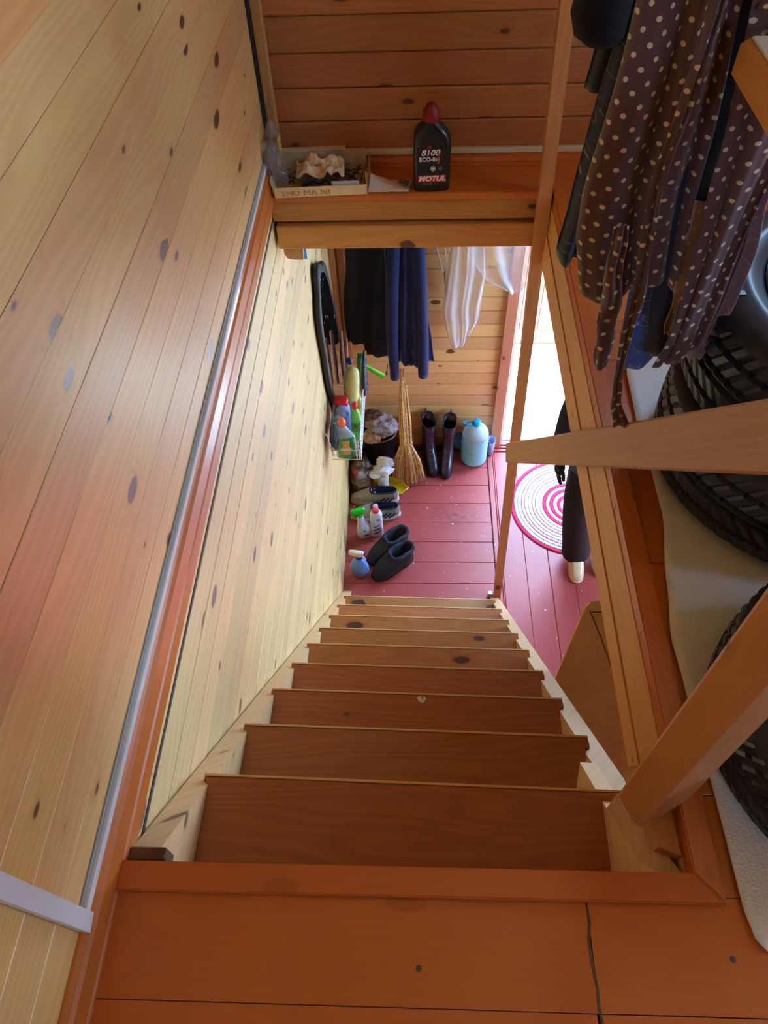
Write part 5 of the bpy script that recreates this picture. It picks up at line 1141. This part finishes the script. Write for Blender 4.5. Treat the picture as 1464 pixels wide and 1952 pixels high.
for sx, x, y in ((-1, -.030, -.070), (1, .105, -.030)):
    e = empty('shoe', (x, y, 0), -PI/2+.06*sx, parent=pe)
    b = BM(); quadstrip(b, [foot_ring(0, -.12, .118, .046), foot_ring(.010, -.123, .122, .050), foot_ring(.018, -.122, .120, .049)], cap0=True, cap1=True); obj('shoe_sole', b, plain('pale sole', (196, 186, 172), .6), e)
    b = BM(); quadstrip(b, [foot_ring(.016, -.120, .118, .048), foot_ring(.036, -.120, .114, .048), foot_ring(.055, -.116, .095, .045), foot_ring(.075, -.110, .050, .040), foot_ring(.10, -.10, .0, .036)], cap1=True); bmesh.ops.recalc_face_normals(b, faces=b.faces[:]); obj('shoe_upper', b, plain('beige patent leather', (216, 192, 156), .22, coat=.5), e, smooth=True)
    b = BM(); tube(b, [(.062, -.036, .045), (.058, 0, .074), (.062, .036, .045)], .002, 5); obj('seam', b, plain('shoe seam', (160, 130, 100), .6), e)
# gloved hands: palm and five curled fingers
for sx, hx_, hy_ in ((-1, -.252, -.058), (1, .244, -.052)):
    g = [(0, 0, 0, .040), (0, -.005, -.045, .046), (0, -.008, -.085, .042)]
    eg = [(0, 1), (1, 2)]
    o = skin('glove', [(hx_+p[0], hy_+p[1], .915+p[2], (p[3]*.6, p[3])) for p in g], eg, 'knit', pe)
    for k, L in enumerate((.058, .070, .072, .062)):
        yy = hy_-.036+.020*k; L_ = L
        skin('finger', [(hx_, yy, .835, .0105), (hx_-sx*.004, yy-.004, .835-L_*.5, .0100), (hx_-sx*.016, yy-.004, .835-L_*.92, .0085)], [(0, 1), (1, 2)], 'knit', pe, sub_=1)
    skin('thumb', [(hx_-sx*.006, hy_-.030, .885, .0115), (hx_-sx*.014, hy_-.056, .855, .0105), (hx_-sx*.018, hy_-.060, .825, .009)], [(0, 1), (1, 2)], 'knit', pe, sub_=1)
# head
b = BM(); q = bmesh.ops.create_uvsphere(b, u_segments=32, v_segments=24, radius=1.0)
for v in q['verts']:
    d = v.co.copy(); x, y, z = d.x*.076, d.y*.095, d.z*.115
    if z < 0: x *= 1+z*2.4; y *= 1+z*1.0
    if d.y < -.55 and abs(d.x) < .32: y -= .020*math.exp(-((d.z+.12)/.16)**2)*math.exp(-(d.x/.16)**2)
    if d.y < -.5: y += .008*math.exp(-((d.z-.08)/.10)**2)*math.exp(-((abs(d.x)-.38)/.16)**2)
    v.co = Vector((x, y-.02, z+1.655))
obj('head', b, 'skin', pe, smooth=True)
for s_ in (-1, 1):
    b = BM(); blob(b, (s_*.029, -.098, 1.664), (.0125, .008, .0075), 1, 0, 1, 2); obj('eye', b, plain('eye white', (226, 222, 216), .3), pe)
    b = BM(); blob(b, (s_*.029, -.1055, 1.664), (.0055, .002, .0055), 1, 0, 1, 2); obj('iris', b, plain('iris', (60, 44, 34), .3), pe)
    b = BM(); blob(b, (s_*.077, -.012, 1.652), (.008, .018, .030), 1, .1, 2, 2); obj('ear', b, 'skin', pe)
    b = BM(); tube(b, [(s_*.014, -.108, 1.682), (s_*.030, -.107, 1.687), (s_*.044, -.098, 1.682)], .0025, 6); obj('eyebrow', b, 'hair', pe)
b = BM(); tube(b, [(-.022, -.103, 1.600), (0, -.112, 1.602), (.022, -.103, 1.600)], [.003, .006, .003], 8); obj('mouth', b, plain('lips', (170, 92, 88), .5), pe)
b = BM(); q = bmesh.ops.create_icosphere(b, subdivisions=4, radius=1.0)
for v in q['verts']:
    d = v.co.copy(); k = 1+.03*noise.noise(d*9)
    fr = max(0, -d.y-.25)
    v.co = Vector((d.x*.086*k, d.y*.105*k-.005+fr*.045, d.z*.118*k+1.672+fr*.055))
obj('hair', b, 'hair', pe, smooth=True)
